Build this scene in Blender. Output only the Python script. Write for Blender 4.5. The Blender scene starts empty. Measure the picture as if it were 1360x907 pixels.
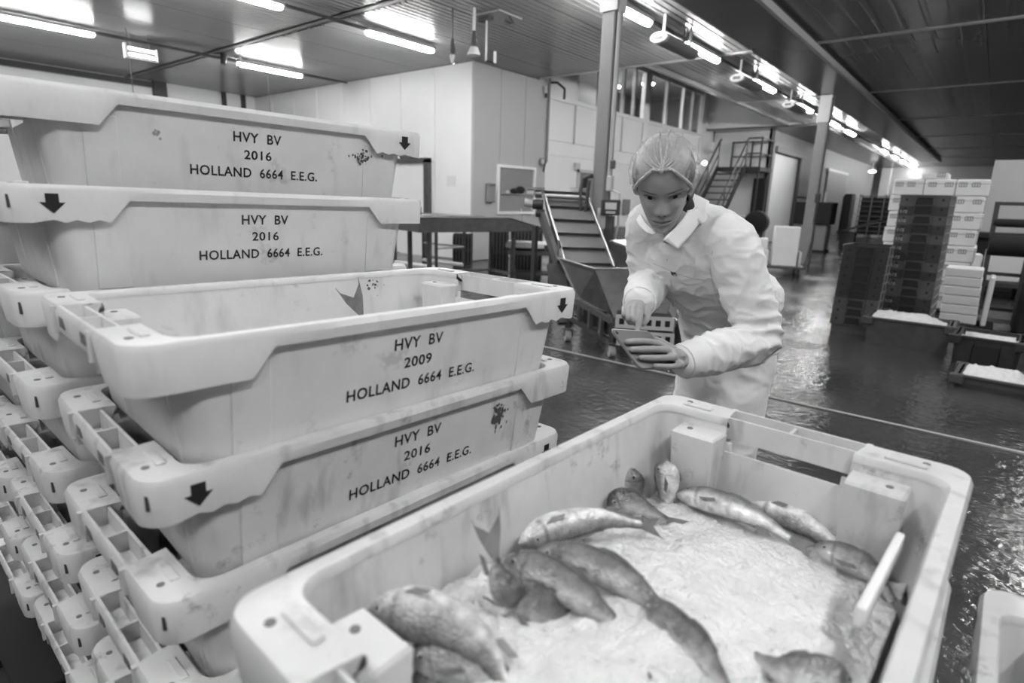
import bpy, bmesh, math, random
import numpy as np
from mathutils import Vector, Matrix, noise as mnoise
random.seed(7)
rng = np.random.default_rng(11)
S = bpy.context.scene
COL = S.collection
PI = math.pi

# ---------------------------------------------------------------- camera
cam_data = bpy.data.cameras.new('camera')
cam = bpy.data.objects.new('camera', cam_data)
COL.objects.link(cam)
S.camera = cam
cam_data.sensor_width = 36.0
cam_data.lens = 20.36
cam_data.clip_start = 0.02
cam_data.clip_end = 200
CAM_H = 1.33
cam.matrix_world = Matrix((( 0.77322821, -0.17328243, 0.60999289, 0.0),
                           ( 0.63347549,  0.16745360, -0.75542577, 0.0),
                           ( 0.02875651,  0.97053207, 0.23925002, CAM_H),
                           (0, 0, 0, 1)))
cam_data.dof.use_dof = True
cam_data.dof.focus_distance = 1.55
cam_data.dof.aperture_fstop = 3.3

# ---------------------------------------------------------------- world, exposure
W = bpy.data.worlds.new('hall_world')
S.world = W
W.use_nodes = True
W.node_tree.nodes['Background'].inputs[0].default_value = (1, 1, 1, 1)
W.node_tree.nodes['Background'].inputs[1].default_value = 0.03
S.view_settings.view_transform = 'Standard'
S.view_settings.look = 'None'
S.view_settings.exposure = 0.50
S.view_settings.gamma = 1.0
S.view_settings.use_curve_mapping = False
TUBE_STRENGTH = 72.0

# ---------------------------------------------------------------- materials
def mat(name, v, rough=0.5, metal=0.0, noise=0.0, nscale=8.0, bump=0.0, bscale=40.0, spots=0.0, sscale=14.0, coat=0.0,
        smear=0.0, emit=0.0, stretch=None):
    m = bpy.data.materials.new(name)
    m.use_nodes = True
    nt = m.node_tree; N = nt.nodes; L = nt.links
    b = N['Principled BSDF']
    b.inputs['Base Color'].default_value = (v, v, v, 1)
    b.inputs['Roughness'].default_value = rough
    b.inputs['Metallic'].default_value = metal
    if coat: b.inputs['Coat Weight'].default_value = coat
    if emit:
        b.inputs['Emission Color'].default_value = (1, 1, 1, 1)
        b.inputs['Emission Strength'].default_value = emit
    tc = N.new('ShaderNodeTexCoord')
    vec = tc.outputs['Object']
    oi = N.new('ShaderNodeObjectInfo')
    add = N.new('ShaderNodeVectorMath'); add.operation = 'ADD'
    mul = N.new('ShaderNodeMath'); mul.operation = 'MULTIPLY'; mul.inputs[1].default_value = 37.0
    L.new(oi.outputs['Random'], mul.inputs[0])
    L.new(vec, add.inputs[0]); L.new(mul.outputs[0], add.inputs[1])
    vec = add.outputs[0]
    if stretch:
        mp = N.new('ShaderNodeMapping'); mp.inputs['Scale'].default_value = stretch
        L.new(vec, mp.inputs['Vector']); vec = mp.outputs[0]
    cur = None
    def mixdark(fac_socket, dark, cur):
        mx = N.new('ShaderNodeMix'); mx.data_type = 'RGBA'
        if cur is None: mx.inputs[6].default_value = (v, v, v, 1)
        else: L.new(cur, mx.inputs[6])
        mx.inputs[7].default_value = (dark, dark, dark, 1)
        L.new(fac_socket, mx.inputs[0])
        return mx.outputs[2]
    if noise:
        n = N.new('ShaderNodeTexNoise'); n.inputs['Scale'].default_value = nscale; n.inputs['Detail'].default_value = 5
        L.new(vec, n.inputs['Vector'])
        r = N.new('ShaderNodeMapRange'); r.inputs[1].default_value = 0.35; r.inputs[2].default_value = 0.75
        L.new(n.outputs[0], r.inputs[0])
        cur = mixdark(r.outputs[0], v * (1 - noise), cur)
    if smear:
        n = N.new('ShaderNodeTexNoise'); n.inputs['Scale'].default_value = 26.0; n.inputs['Detail'].default_value = 6
        mp = N.new('ShaderNodeMapping'); mp.inputs['Scale'].default_value = (1, 1, 0.3)
        L.new(vec, mp.inputs['Vector']); L.new(mp.outputs[0], n.inputs['Vector'])
        r = N.new('ShaderNodeMapRange'); r.inputs[1].default_value = 0.56; r.inputs[2].default_value = 0.78; r.inputs[4].default_value = smear
        L.new(n.outputs[0], r.inputs[0])
        cur = mixdark(r.outputs[0], v * 0.35, cur)
    if spots:
        n = N.new('ShaderNodeTexNoise'); n.inputs['Scale'].default_value = sscale; n.inputs['Detail'].default_value = 8
        n.inputs['Roughness'].default_value = 0.7
        L.new(vec, n.inputs['Vector'])
        r = N.new('ShaderNodeMapRange'); r.inputs[1].default_value = 0.60; r.inputs[2].default_value = 0.68; r.inputs[4].default_value = spots
        L.new(n.outputs[0], r.inputs[0])
        cur = mixdark(r.outputs[0], v * 0.18, cur)
    if cur is not None: L.new(cur, b.inputs['Base Color'])
    if bump:
        n = N.new('ShaderNodeTexNoise'); n.inputs['Scale'].default_value = bscale; n.inputs['Detail'].default_value = 4
        L.new(vec, n.inputs['Vector'])
        bp = N.new('ShaderNodeBump'); bp.inputs['Strength'].default_value = bump; bp.inputs['Distance'].default_value = 0.01
        L.new(n.outputs[0], bp.inputs['Height']); L.new(bp.outputs[0], b.inputs['Normal'])
    return m

M = {}
M['crate'] = mat('white_crate_plastic', 0.70, 0.40, noise=0.13, nscale=9, smear=0.30, spots=0.30, sscale=11, bump=0.05, bscale=60)
M['crate_dirty'] = mat('worn_crate_plastic', 0.66, 0.42, noise=0.20, nscale=9, smear=0.75, spots=0.55, sscale=13, bump=0.08, bscale=50)
M['ink'] = mat('black_print', 0.012, 0.5)
M['hole'] = mat('dark_opening', 0.015, 0.8)
M['wall'] = mat('white_wall_panel', 0.87, 0.45, noise=0.05, nscale=1.5)
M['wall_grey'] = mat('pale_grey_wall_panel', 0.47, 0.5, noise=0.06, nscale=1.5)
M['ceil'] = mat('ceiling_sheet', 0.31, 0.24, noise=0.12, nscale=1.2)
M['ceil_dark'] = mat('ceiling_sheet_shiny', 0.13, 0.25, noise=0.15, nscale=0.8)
M['trim'] = mat('pale_trim', 0.55, 0.4)
M['dark_trim'] = mat('dark_trim', 0.05, 0.5)
M['steel'] = mat('brushed_steel', 0.38, 0.34, metal=1.0, noise=0.18, nscale=12, bump=0.05, bscale=90)
M['steel_dark'] = mat('dull_steel', 0.17, 0.45, metal=0.9, noise=0.25, nscale=10)
M['paint_grey'] = mat('grey_paint', 0.25, 0.5, noise=0.1)
M['dark_metal'] = mat('dark_painted_metal', 0.05, 0.5, noise=0.2)
M['black_plastic'] = mat('black_crate_plastic', 0.032, 0.42, noise=0.3, nscale=12)
M['grey_plastic'] = mat('dark_grey_crate_plastic', 0.080, 0.42, noise=0.3, nscale=12)
M['foam'] = mat('white_foam', 0.80, 0.7, noise=0.05, bump=0.2, bscale=180)
M['print_grey'] = mat('grey_print', 0.28, 0.7)
M['rubber'] = mat('grey_rubber', 0.45, 0.6)
M['belt'] = mat('conveyor_belt', 0.13, 0.45, noise=0.15)
M['white_plastic'] = mat('white_plastic', 0.74, 0.4)
M['cable'] = mat('cable', 0.08, 0.5)
M['pallet'] = mat('black_pallet_plastic', 0.008, 0.9)
M['ice'] = mat('crushed_ice', 0.82, 0.35, noise=0.18, nscale=30, bump=0.8, bscale=170)
M['dim_globe'] = mat('dim_lit_globe', 0.9, 0.5, emit=2.5)
M['tube'] = mat('lit_diffuser', 0.9, 0.5, emit=TUBE_STRENGTH)
M['lamp_small'] = mat('lit_insect_tube', 0.9, 0.5, emit=14.0)
M['room_lamp'] = mat('lit_office_lamp', 0.9, 0.5, emit=45.0)

def glass(name, rough=0.03, tint=0.93):
    m = bpy.data.materials.new(name); m.use_nodes = True
    nt = m.node_tree; N = nt.nodes; L = nt.links
    N.remove(N['Principled BSDF'])
    out = N['Material Output']
    t = N.new('ShaderNodeBsdfTransparent'); t.inputs[0].default_value = (tint, tint, tint, 1)
    g = N.new('ShaderNodeBsdfGlossy'); g.inputs['Roughness'].default_value = rough
    lw = N.new('ShaderNodeLayerWeight'); lw.inputs[0].default_value = .5
    pw = N.new('ShaderNodeMath'); pw.operation = 'POWER'; pw.inputs[1].default_value = 4.0; L.new(lw.outputs['Facing'], pw.inputs[0])
    f = N.new('ShaderNodeMath'); f.operation = 'MULTIPLY_ADD'; f.inputs[1].default_value = .9; f.inputs[2].default_value = .05; L.new(pw.outputs[0], f.inputs[0])
    mx = N.new('ShaderNodeMixShader')
    L.new(f.outputs[0], mx.inputs[0]); L.new(t.outputs[0], mx.inputs[1]); L.new(g.outputs[0], mx.inputs[2])
    L.new(mx.outputs[0], out.inputs[0])
    return m
M['glass'] = glass('window_glass')

def floor_mat():
    m = bpy.data.materials.new('wet_floor_coating'); m.use_nodes = True
    nt = m.node_tree; N = nt.nodes; L = nt.links; b = N['Principled BSDF']
    tc = N.new('ShaderNodeTexCoord')
    n1 = N.new('ShaderNodeTexNoise'); n1.inputs['Scale'].default_value = 0.9; n1.inputs['Detail'].default_value = 6
    L.new(tc.outputs['Object'], n1.inputs['Vector'])
    r1 = N.new('ShaderNodeMapRange'); r1.inputs[1].default_value = 0.4; r1.inputs[2].default_value = 0.62
    r1.inputs[3].default_value = 0.07; r1.inputs[4].default_value = 0.26
    L.new(n1.outputs[0], r1.inputs[0]); L.new(r1.outputs[0], b.inputs['Roughness'])
    r2 = N.new('ShaderNodeMapRange'); r2.inputs[1].default_value = 0.35; r2.inputs[2].default_value = 0.7
    r2.inputs[3].default_value = 0.040; r2.inputs[4].default_value = 0.070
    L.new(n1.outputs[0], r2.inputs[0])
    cb = N.new('ShaderNodeCombineColor')
    for i in range(3): L.new(r2.outputs[0], cb.inputs[i])
    L.new(cb.outputs[0], b.inputs['Base Color'])
    n2 = N.new('ShaderNodeTexNoise'); n2.inputs['Scale'].default_value = 16; n2.inputs['Detail'].default_value = 5
    L.new(tc.outputs['Object'], n2.inputs['Vector'])
    n3 = N.new('ShaderNodeTexNoise'); n3.inputs['Scale'].default_value = 3.0; n3.inputs['Detail'].default_value = 2
    L.new(tc.outputs['Object'], n3.inputs['Vector'])
    ad = N.new('ShaderNodeMath'); ad.operation = 'MULTIPLY_ADD'; ad.inputs[1].default_value = 0.55
    L.new(n3.outputs[0], ad.inputs[0]); L.new(n2.outputs[0], ad.inputs[2])
    bp = N.new('ShaderNodeBump'); bp.inputs['Strength'].default_value = 0.55; bp.inputs['Distance'].default_value = 0.012
    L.new(ad.outputs[0], bp.inputs['Height']); L.new(bp.outputs[0], b.inputs['Normal'])
    return m
M['floor'] = floor_mat()

# ---------------------------------------------------------------- mesh helpers
def mesh_from(name, verts, faces):
    me = bpy.data.meshes.new(name)
    me.from_pydata([tuple(v) for v in verts], [], faces)
    me.update()
    return me

class MB:
    """collects shapes, becomes one mesh object"""
    def __init__(self): self.v = []; self.f = []; self.mi = []
    def add(self, verts, faces, mi=0):
        o = len(self.v)
        self.v += [tuple(map(float, p)) for p in verts]
        self.f += [tuple(i + o for i in f) for f in faces]
        self.mi += [mi] * len(faces)
        return self
    def box(self, c, s, rz=0.0, mi=0, b=0.0, rot=None):
        hx, hy, hz = s[0] / 2, s[1] / 2, s[2] / 2
        if b > 0:
            b = min(b, hx * .9, hy * .9, hz * .9)
            vs = []; 
            for sx in (-1, 1):
                for sy in (-1, 1):
                    for sz in (-1, 1):
                        vs += [(sx * (hx - b), sy * (hy - b), sz * hz), (sx * (hx - b), sy * hy, sz * (hz - b)), (sx * hx, sy * (hy - b), sz * (hz - b))]
            idx = lambda sx, sy, sz, k: ((((sx + 1) // 2) * 2 + (sy + 1) // 2) * 2 + (sz + 1) // 2) * 3 + k
            fs = []
            for s_ in (-1, 1):
                q = [idx(-1, -1, s_, 0), idx(1, -1, s_, 0), idx(1, 1, s_, 0), idx(-1, 1, s_, 0)]; fs.append(q if s_ > 0 else q[::-1])
                q = [idx(-1, s_, -1, 1), idx(1, s_, -1, 1), idx(1, s_, 1, 1), idx(-1, s_, 1, 1)]; fs.append(q[::-1] if s_ > 0 else q)
                q = [idx(s_, -1, -1, 2), idx(s_, 1, -1, 2), idx(s_, 1, 1, 2), idx(s_, -1, 1, 2)]; fs.append(q if s_ > 0 else q[::-1])
            for a in (-1, 1):
                for c_ in (-1, 1):
                    q = [idx(-1, a, c_, 0), idx(1, a, c_, 0), idx(1, a, c_, 1), idx(-1, a, c_, 1)]; fs.append(q if a * c_ < 0 else q[::-1])
                    q = [idx(a, -1, c_, 0), idx(a, 1, c_, 0), idx(a, 1, c_, 2), idx(a, -1, c_, 2)]; fs.append(q if a * c_ > 0 else q[::-1])
                    q = [idx(a, c_, -1, 1), idx(a, c_, 1, 1), idx(a, c_, 1, 2), idx(a, c_, -1, 2)]; fs.append(q if a * c_ < 0 else q[::-1])
            for sx in (-1, 1):
                for sy in (-1, 1):
                    for sz in (-1, 1):
                        q = [idx(sx, sy, sz, 0), idx(sx, sy, sz, 1), idx(sx, sy, sz, 2)]
                        fs.append(q if sx * sy * sz < 0 else q[::-1])
        else:
            vs = [(x, y, z) for x in (-hx, hx) for y in (-hy, hy) for z in (-hz, hz)]
            fs = [(0, 1, 3, 2), (4, 6, 7, 5), (0, 4, 5, 1), (2, 3, 7, 6), (0, 2, 6, 4), (1, 5, 7, 3)]
        if rot is not None: vs = [rot @ Vector(p) for p in vs]
        elif rz:
            cr, sr = math.cos(rz), math.sin(rz)
            vs = [(x * cr - y * sr, x * sr + y * cr, z) for x, y, z in vs]
        return self.add([(x + c[0], y + c[1], z + c[2]) for x, y, z in vs], fs, mi)
    def span(self, x0, x1, y0, y1, z0, z1, mi=0, b=0.0):
        return self.box(((x0 + x1) / 2, (y0 + y1) / 2, (z0 + z1) / 2), (abs(x1 - x0), abs(y1 - y0), abs(z1 - z0)), 0, mi, b)
    def bar(self, p0, p1, w, h, mi=0, up=(0, 0, 1)):
        p0, p1 = Vector(p0), Vector(p1); d = p1 - p0; L = d.length
        if L < 1e-6: return self
        x = d / L; u = Vector(up)
        if abs(x.dot(u)) > .98: u = Vector((1, 0, 0))
        y = u.cross(x).normalized(); z = x.cross(y)
        R = Matrix((x, y, z)).transposed()
        return self.box((p0 + p1) / 2, (L, w, h), mi=mi, rot=R)
    def tube(self, pts, r, n=10, mi=0, caps=True):
        pts = [Vector(p) for p in pts]
        rr = r if hasattr(r, '__len__') else [r] * len(pts)
        rings = []; prev = None
        for i, p in enumerate(pts):
            t = (pts[min(i + 1, len(pts) - 1)] - pts[max(i - 1, 0)])
            if t.length < 1e-9: t = Vector((0, 0, 1))
            t.normalize()
            if prev is None:
                a = Vector((0, 0, 1)) if abs(t.z) < .9 else Vector((1, 0, 0))
                u = t.cross(a).normalized()
            else:
                u = (prev - t * prev.dot(t))
                u = u.normalized() if u.length > 1e-6 else t.orthogonal().normalized()
            prev = u; w = t.cross(u)
            rings.append([p + (u * math.cos(2 * PI * k / n) + w * math.sin(2 * PI * k / n)) * rr[i] for k in range(n)])
        return self.loft(rings, True, caps, mi)
    def loft(self, rings, closed=True, caps=True, mi=0):
        n = len(rings[0]); vs = [p for r in rings for p in r]; fs = []
        for i in range(len(rings) - 1):
            for k in range(n if closed else n - 1):
                k2 = (k + 1) % n
                fs.append((i * n + k, i * n + k2, (i + 1) * n + k2, (i + 1) * n + k))
        if caps:
            fs.append(tuple(range(n))[::-1]); fs.append(tuple((len(rings) - 1) * n + k for k in range(n)))
        return self.add(vs, fs, mi)
    def prism(self, poly, axis, a, b, mi=0):
        """poly of 2-D points extruded along axis (0,1,2) from a to b"""
        def mk(p, t):
            return (t, p[0], p[1]) if axis == 0 else ((p[0], t, p[1]) if axis == 1 else (p[0], p[1], t))
        n = len(poly); vs = [mk(p, a) for p in poly] + [mk(p, b) for p in poly]
        fs = [(i, (i + 1) % n, n + (i + 1) % n, n + i) for i in range(n)] + [tuple(range(n))[::-1], tuple(range(n, 2 * n))]
        return self.add(vs, fs, mi)
    def ball(self, c, r, n=12, mi=0, sc=(1, 1, 1)):
        rings = []
        m = max(5, n // 2)
        for i in range(m + 1):
            th = PI * (0.02 + 0.96 * i / m)
            rings.append([(c[0] + r * sc[0] * math.sin(th) * math.cos(2 * PI * k / n), c[1] + r * sc[1] * math.sin(th) * math.sin(2 * PI * k / n), c[2] - r * sc[2] * math.cos(th)) for k in range(n)])
        return self.loft(rings, True, True, mi)
    def mesh(self, name, mats, smooth=None):
        me = mesh_from(name, self.v, self.f)
        for m in (mats if isinstance(mats, (list, tuple)) else [mats]): me.materials.append(m)
        if any(self.mi): me.polygons.foreach_set('material_index', self.mi)
        bm = bmesh.new(); bm.from_mesh(me); bmesh.ops.recalc_face_normals(bm, faces=bm.faces); bm.to_mesh(me); bm.free()
        if smooth is not None:
            me.polygons.foreach_set('use_smooth', [True] * len(me.polygons))
            me.set_sharp_from_angle(angle=math.radians(smooth))
        return me
    def build(self, name, mats, parent=None, smooth=None):
        return link(name, self.mesh(name, mats, smooth), parent)

def link(name, me, parent=None, loc=None, rz=None):
    o = bpy.data.objects.new(name, me); COL.objects.link(o)
    if parent: o.parent = parent
    if loc is not None: o.location = loc
    if rz is not None: o.rotation_euler.z = rz
    return o
def thing(name, label, cat, loc=(0, 0, 0), rz=0.0, group=None):
    o = bpy.data.objects.new(name, None); COL.objects.link(o)
    o.location = loc; o.rotation_euler = (0, 0, rz); o.empty_display_size = 0.05
    return tag(o, label, cat, group)
def tag(o, label=None, cat=None, group=None, kind=None):
    if label: o['label'] = label
    if cat: o['category'] = cat
    if group: o['group'] = group
    if kind: o['kind'] = kind
    return o
def struct(name, mb, m, parent=None, smooth=None):
    o = mb.build(name, m, parent, smooth)
    if parent is None: o['kind'] = 'structure'
    return o
def kids(o): return list(o.children)
def copy_tree(o, parent=None):
    c = o.copy(); COL.objects.link(c)
    if parent: c.parent = parent
    for ch in kids(o): copy_tree(ch, c)
    return c
def text_mesh(s, name='lettering'):
    cu = bpy.data.curves.new(name, 'FONT'); cu.body = s; cu.size = 1.0; cu.resolution_u = 3; cu.offset = .018
    cu.space_character = 1.08
    o = bpy.data.objects.new(name, cu); COL.objects.link(o)
    dg = bpy.context.evaluated_depsgraph_get()
    me = bpy.data.meshes.new_from_object(o.evaluated_get(dg))
    vs = np.array([v.co[:2] for v in me.vertices]); fs = [tuple(p.vertices) for p in me.polygons]
    bpy.data.objects.remove(o); bpy.data.curves.remove(cu); bpy.data.meshes.remove(me)
    return vs, fs
def text_fit(s, w, h):
    """flat glyphs, centred, scaled to width w and cap height h"""
    vs, fs = text_mesh(s)
    lo, hi = vs.min(0), vs.max(0)
    vs = (vs - (lo + hi) / 2) / (hi - lo) * np.array([w, h])
    return vs, fs
# ================================================================ SETTING
M['wall_far'] = mat('far_wall_panel', .30, .55, noise=.08, nscale=1.5)
CZ = 3.98          # lower ceiling
struct('floor', MB().span(-26, 12, -6, 50, -0.2, 0.0), M['floor'])

# ceiling sheets: ribbed panels laid in rows, joints every 5.2 m
def panel_mesh(w, l, ribs, m, hr=.012):
    mb = MB(); prof = []
    step = w / ribs
    for i in range(ribs):
        x = -w / 2 + i * step
        prof += [(x, 0.0), (x + step * .70, 0.0), (x + step * .78, hr), (x + step * .92, hr)]
    prof.append((w / 2, 0.0))
    r0 = [(x, -l / 2, z) for x, z in prof]; r1 = [(x, l / 2, z) for x, z in prof]
    mb.loft([r0, r1], False, False)
    t0 = [(-w / 2, -l / 2, .06), (w / 2, -l / 2, .06), (w / 2, l / 2, .06), (-w / 2, l / 2, .06)]
    mb.add(t0, [(0, 1, 2, 3)])
    return mb.mesh('ceiling_panel', m)
ceil_lo = struct('ceiling', MB().span(-26, 12, -6, 11.25, CZ + 0.07, CZ + 0.2), M['ceil'])
ceil_lo2 = struct('ceiling', MB().span(-5.9, 12, 11.25, 50, CZ + 0.07, CZ + 0.2), M['ceil'])
pm_near = panel_mesh(1.19, 5.17, 10, M['ceil'])
pm_dark = panel_mesh(1.19, 5.17, 4, M['ceil_dark'], .003)  # smoother sheets right of the beam, their unlit darkness put into the colour
rows_y = [-2.0, 3.2, 8.6, 13.9, 19.1, 24.3, 29.5, 34.7, 39.9, 45.1]
for r, yc in enumerate(rows_y):
    for c in range(31):
        xc = -25.2 + 1.2 * c
        if xc > 11.4: continue
        if yc > 11 and xc < -5.4: continue
        if yc < 0.5 and (xc < -19 or xc > 3): continue
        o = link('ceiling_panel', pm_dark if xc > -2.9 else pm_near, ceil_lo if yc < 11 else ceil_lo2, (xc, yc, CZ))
# joint strips under the sheet ends
tj = MB().span(-8.5, 12, 11.22, 11.32, CZ - 0.015, CZ + 0.005)
struct('trim_1', tj, M['trim'])
for k, y in enumerate((16.5, 21.7, 26.9, 32.1, 37.3)):
    struct('trim_%d' % (k + 2), MB().span(-5.9, 12, y - .03, y + .03, CZ - 0.012, CZ + 0.004), M['trim'])
struct('trim_7', MB().span(-26, 12, 5.86, 5.94, CZ - 0.012, CZ + 0.004), M['paint_grey'])
# edge of the lower ceiling towards the raised part
struct('trim_8', MB().span(-5.95, -5.85, 11.3, 21.6, CZ - .02, 5.2), M['ceil'])
struct('trim_9', MB().span(-8.7, -5.9, 11.25, 11.32, CZ - .01, 5.2), M['ceil'])
# raised ceiling above the gallery windows
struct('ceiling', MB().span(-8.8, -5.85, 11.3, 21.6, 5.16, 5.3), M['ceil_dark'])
# beam over the columns
struct('beam', MB().span(-3.62, -2.78, -4, 38.5, CZ - 0.16, CZ + 0.02).span(-2.79, -2.73, -4, 38.5, CZ - 0.17, CZ - .07, mi=1), [M['ceil_dark'], M['trim']])

# cold room block on the left: bright face (y=9.16) and grey face (x=-8.57), lamplight contrast partly put into their colours
cr = struct('wall_front', MB().span(-17.4, -8.62, 9.2, 11.5, 0, CZ + .05), M['wall'])
pmw = MB().span(0, 1.08, -.04, 0, 0, CZ - .02, b=0.006).mesh('wall_panel', M['wall'])
for i in range(8): link('wall_panel', pmw, cr, (-8.62 - 1.1 * (i + 1) + .01, 9.2, 0.01))
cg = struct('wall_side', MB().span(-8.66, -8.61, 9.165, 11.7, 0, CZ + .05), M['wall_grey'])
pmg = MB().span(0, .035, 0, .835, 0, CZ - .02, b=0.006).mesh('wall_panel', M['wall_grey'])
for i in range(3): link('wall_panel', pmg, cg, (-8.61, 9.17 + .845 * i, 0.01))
# far left wall
struct('wall_left', MB().span(-17.6, -17.3, -4, 9.3, 0, CZ + .05), M['wall'])
struct('trim_10', MB().span(-17.32, -17.2, -4, 6.5, CZ - .16, CZ - .03), M['dark_trim'])
struct('trim_11', MB().span(-17.32, -17.15, 6.45, 6.75, 2.6, CZ), M['dark_trim'])
struct('trim_12', MB().span(-17.3, -17.2, 8.2, 8.3, 2.6, CZ).span(-17.3, -17.2, 8.75, 8.85, 2.6, CZ), M['dark_trim'])
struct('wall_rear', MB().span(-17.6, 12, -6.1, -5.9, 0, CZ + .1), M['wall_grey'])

# wall with the gallery windows (x = -8.67), y 11.7 .. 21.6
wx = -8.67
gw = MB()
gw.span(wx - .15, wx, 11.7, 22.4, 0, 2.40)                 # plain lower wall
gw.span(wx - .12, wx + .03, 11.7, 22.4, 2.40, 2.72)        # ledge band
gw.span(wx - .15, wx, 21.15, 22.4, 2.72, 5.2)
gw.span(wx - .15, wx, 11.7, 13.05, 3.75, 5.2)
gw.span(wx - .15, wx, 16.72, 17.0, 2.72, 5.2)
gw.span(wx - .15, wx - .02, 11.7, 21.2, 5.08, 5.2)
gwall = struct('wall_gallery', gw, M['wall'])
lp = MB()
def ipanel(y0, y1, z0, z1): return MB().span(wx - .10, wx - .03, y0, y1, z0, z1, b=.01)
for y0, y1 in ((11.78, 13.02), (13.10, 14.15), (14.2, 15.44), (15.54, 16.68), (17.04, 18.3), (18.36, 19.6), (19.66, 21.1)):
    ipanel(y0, y1, 2.74, 3.66).build('infill_panel', M['wall'], gwall)
struct('trim_13', MB().span(wx - .1, wx + .01, 11.72, 21.15, 3.66, 3.76), M['wall'])
# gallery windows: frames, panes, and the lit office behind
wins = [(13.08, 14.1), (14.2, 15.38), (15.45, 16.02), (16.09, 16.66), (17.05, 18.15), (18.24, 19.4), (19.5, 20.2), (20.27, 20.95)]
for i, (y0, y1) in enumerate(wins):
    z0, z1 = 3.78, 5.06
    f = MB(); t = .045
    f.span(wx - .09, wx + .01, y0 - t, y0, z0 - .02, z1).span(wx - .09, wx + .01, y1, y1 + t, z0 - .02, z1)
    f.span(wx - .09, wx + .01, y0 - t, y1 + t, z1 - .03, z1 + .03)
    w = struct('window_%d' % (i + 1), f, M['wall'] if i not in (2, 6) else M['trim'])
    MB().span(wx - .06, wx - .05, y0, y1, z0 - .02, z1).build('pane', M['glass'], w)
struct('wall_office', MB().span(-11.6, -11.5, 11.6, 22.4, 3.6, 5.3).span(-11.5, wx, 11.55, 11.65, 3.6, 5.3).span(-11.5, wx, 22.3, 22.4, 3.6, 5.3), M['paint_grey'])
struct('ceiling', MB().span(-11.6, wx - .1, 11.6, 22.4, 5.2, 5.3), M['wall_grey'])
struct('floor', MB().span(-11.6, wx - .16, 11.6, 22.4, 3.5, 3.6), M['paint_grey'])
for k, (x, y) in enumerate(((-9.6, 15.3), (-9.7, 16.2), (-9.6, 18.6), (-10.8, 18.5), (-10.9, 15.2))):
    lamp = thing('office_lamp', ['round office ceiling lamp behind the third gallery window', 'round office lamp seen behind the narrow fourth gallery pane',
        'bright oval office lamp behind the sixth gallery pane', 'small deep office lamp behind the sixth gallery pane', 'low deep office lamp behind the second gallery pane'][k], 'lamp', (x, y, 5.12))
    MB().tube([(0, 0, 0), (0, 0, .08)], .22, 16).build('shade', M['wall'], lamp)
    MB().tube([(0, 0, -.03), (0, 0, .0)], [.19, .21], 16).build('diffuser', M['room_lamp'], lamp)
struct('trim_14', MB().span(-10.2, -10.1, 13.2, 13.3, 3.6, 5.2), M['dark_trim'])
# bulkhead and the block behind the stairs
struct('wall_bulkhead', MB().span(-8.8, -5.0, 21.6, 21.75, CZ - .0, 5.3), M['wall'])
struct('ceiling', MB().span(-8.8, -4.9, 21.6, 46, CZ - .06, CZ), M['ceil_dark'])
struct('wall_block', MB().span(-8.8, -6.6, 22.4, 22.55, 0, CZ - .05), M['wall'])
ls = MB()
ls.span(-6.7, -6.5, 22.4, 22.7, 0, CZ - .04).span(-6.7, -6.5, 22.7, 26.2, 3.25, CZ - .04).span(-6.7, -6.5, 26.2, 45, 0, CZ - .04)
struct('wall_far_left', ls, M['wall_far'])
d1 = struct('door_1', MB().span(-6.66, -6.56, 22.75, 26.15, 0.02, 3.2), M['wall'])
MB().span(-6.56, -6.44, 26.05, 26.25, 0, 3.3).build('door_frame', M['dark_trim'], d1)
MB().span(-6.56, -6.40, 22.6, 26.4, 3.22, 3.42).build('door_rail', M['paint_grey'], d1)
struct('trim_15', MB().span(-6.5, -6.44, 26.4, 29.5, 1.75, 1.9), M['paint_grey'])
struct('trim_16', MB().span(-6.5, -6.44, 26.4, 29.5, .05, .35), M['paint_grey'])
d2 = struct('door_2', MB().span(-6.56, -6.40, 31, 35.2, 0, 3.0), M['paint_grey'])
MB().span(-6.5, -6.36, 30.8, 35.4, 3.0, 3.12).build('door_rail', M['trim'], d2)
struct('trim_17', MB().span(-6.5, -6.42, 36, 39.5, 1.85, 2.0), M['paint_grey'])
struct('trim_18', MB().span(-6.5, -6.42, 36.5, 39.5, 1.0, 1.15), M['paint_grey'])
# far wall, with a rail and a corner post
fw = struct('wall_far', MB().span(-7, 12, 44.8, 45.0, 0, CZ + .1), M['wall_far'])
for i in range(9):
    MB().span(-6.4 + 2 * i, -4.43 + 2 * i, 44.75, 44.8, .02, CZ - .02, b=.01).build('wall_panel', M['wall_far'], fw)
struct('trim_19', MB().span(-6.2, 12, 44.6, 44.74, 1.75, 1.95), M['paint_grey'])
struct('column_post', MB().span(-6.1, -5.6, 44.1, 44.7, 0, CZ - .1), M['trim'])
# right-hand side: pale block and the wall out of the frame
struct('wall_pale_block', MB().span(-.2, 8, 14.0, 14.3, 0, 2.26), M['wall_grey'])
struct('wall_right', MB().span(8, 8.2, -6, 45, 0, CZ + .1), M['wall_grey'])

# columns under the beam
def column(y, w):
    c = struct('column', MB().span(-3.45 - w / 2, -3.45 + w / 2, y, y + w, 0, CZ - .16, b=.012), M['paint_grey'])
    w += .04
    MB().span(-3.45 - w / 2, -3.45 + w / 2, y - .02, y + w - .02, 0, .92, b=.012).build('column_guard', M['paint_grey'], c)
    MB().span(-3.45 - w / 2, -3.45 + w / 2, y - .015, y + w - .02, CZ - .75, CZ - .17).build('column_head', M['trim'], c)
    return c
c1 = column(5.70, .16); c2 = column(15.35, .22)
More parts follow.
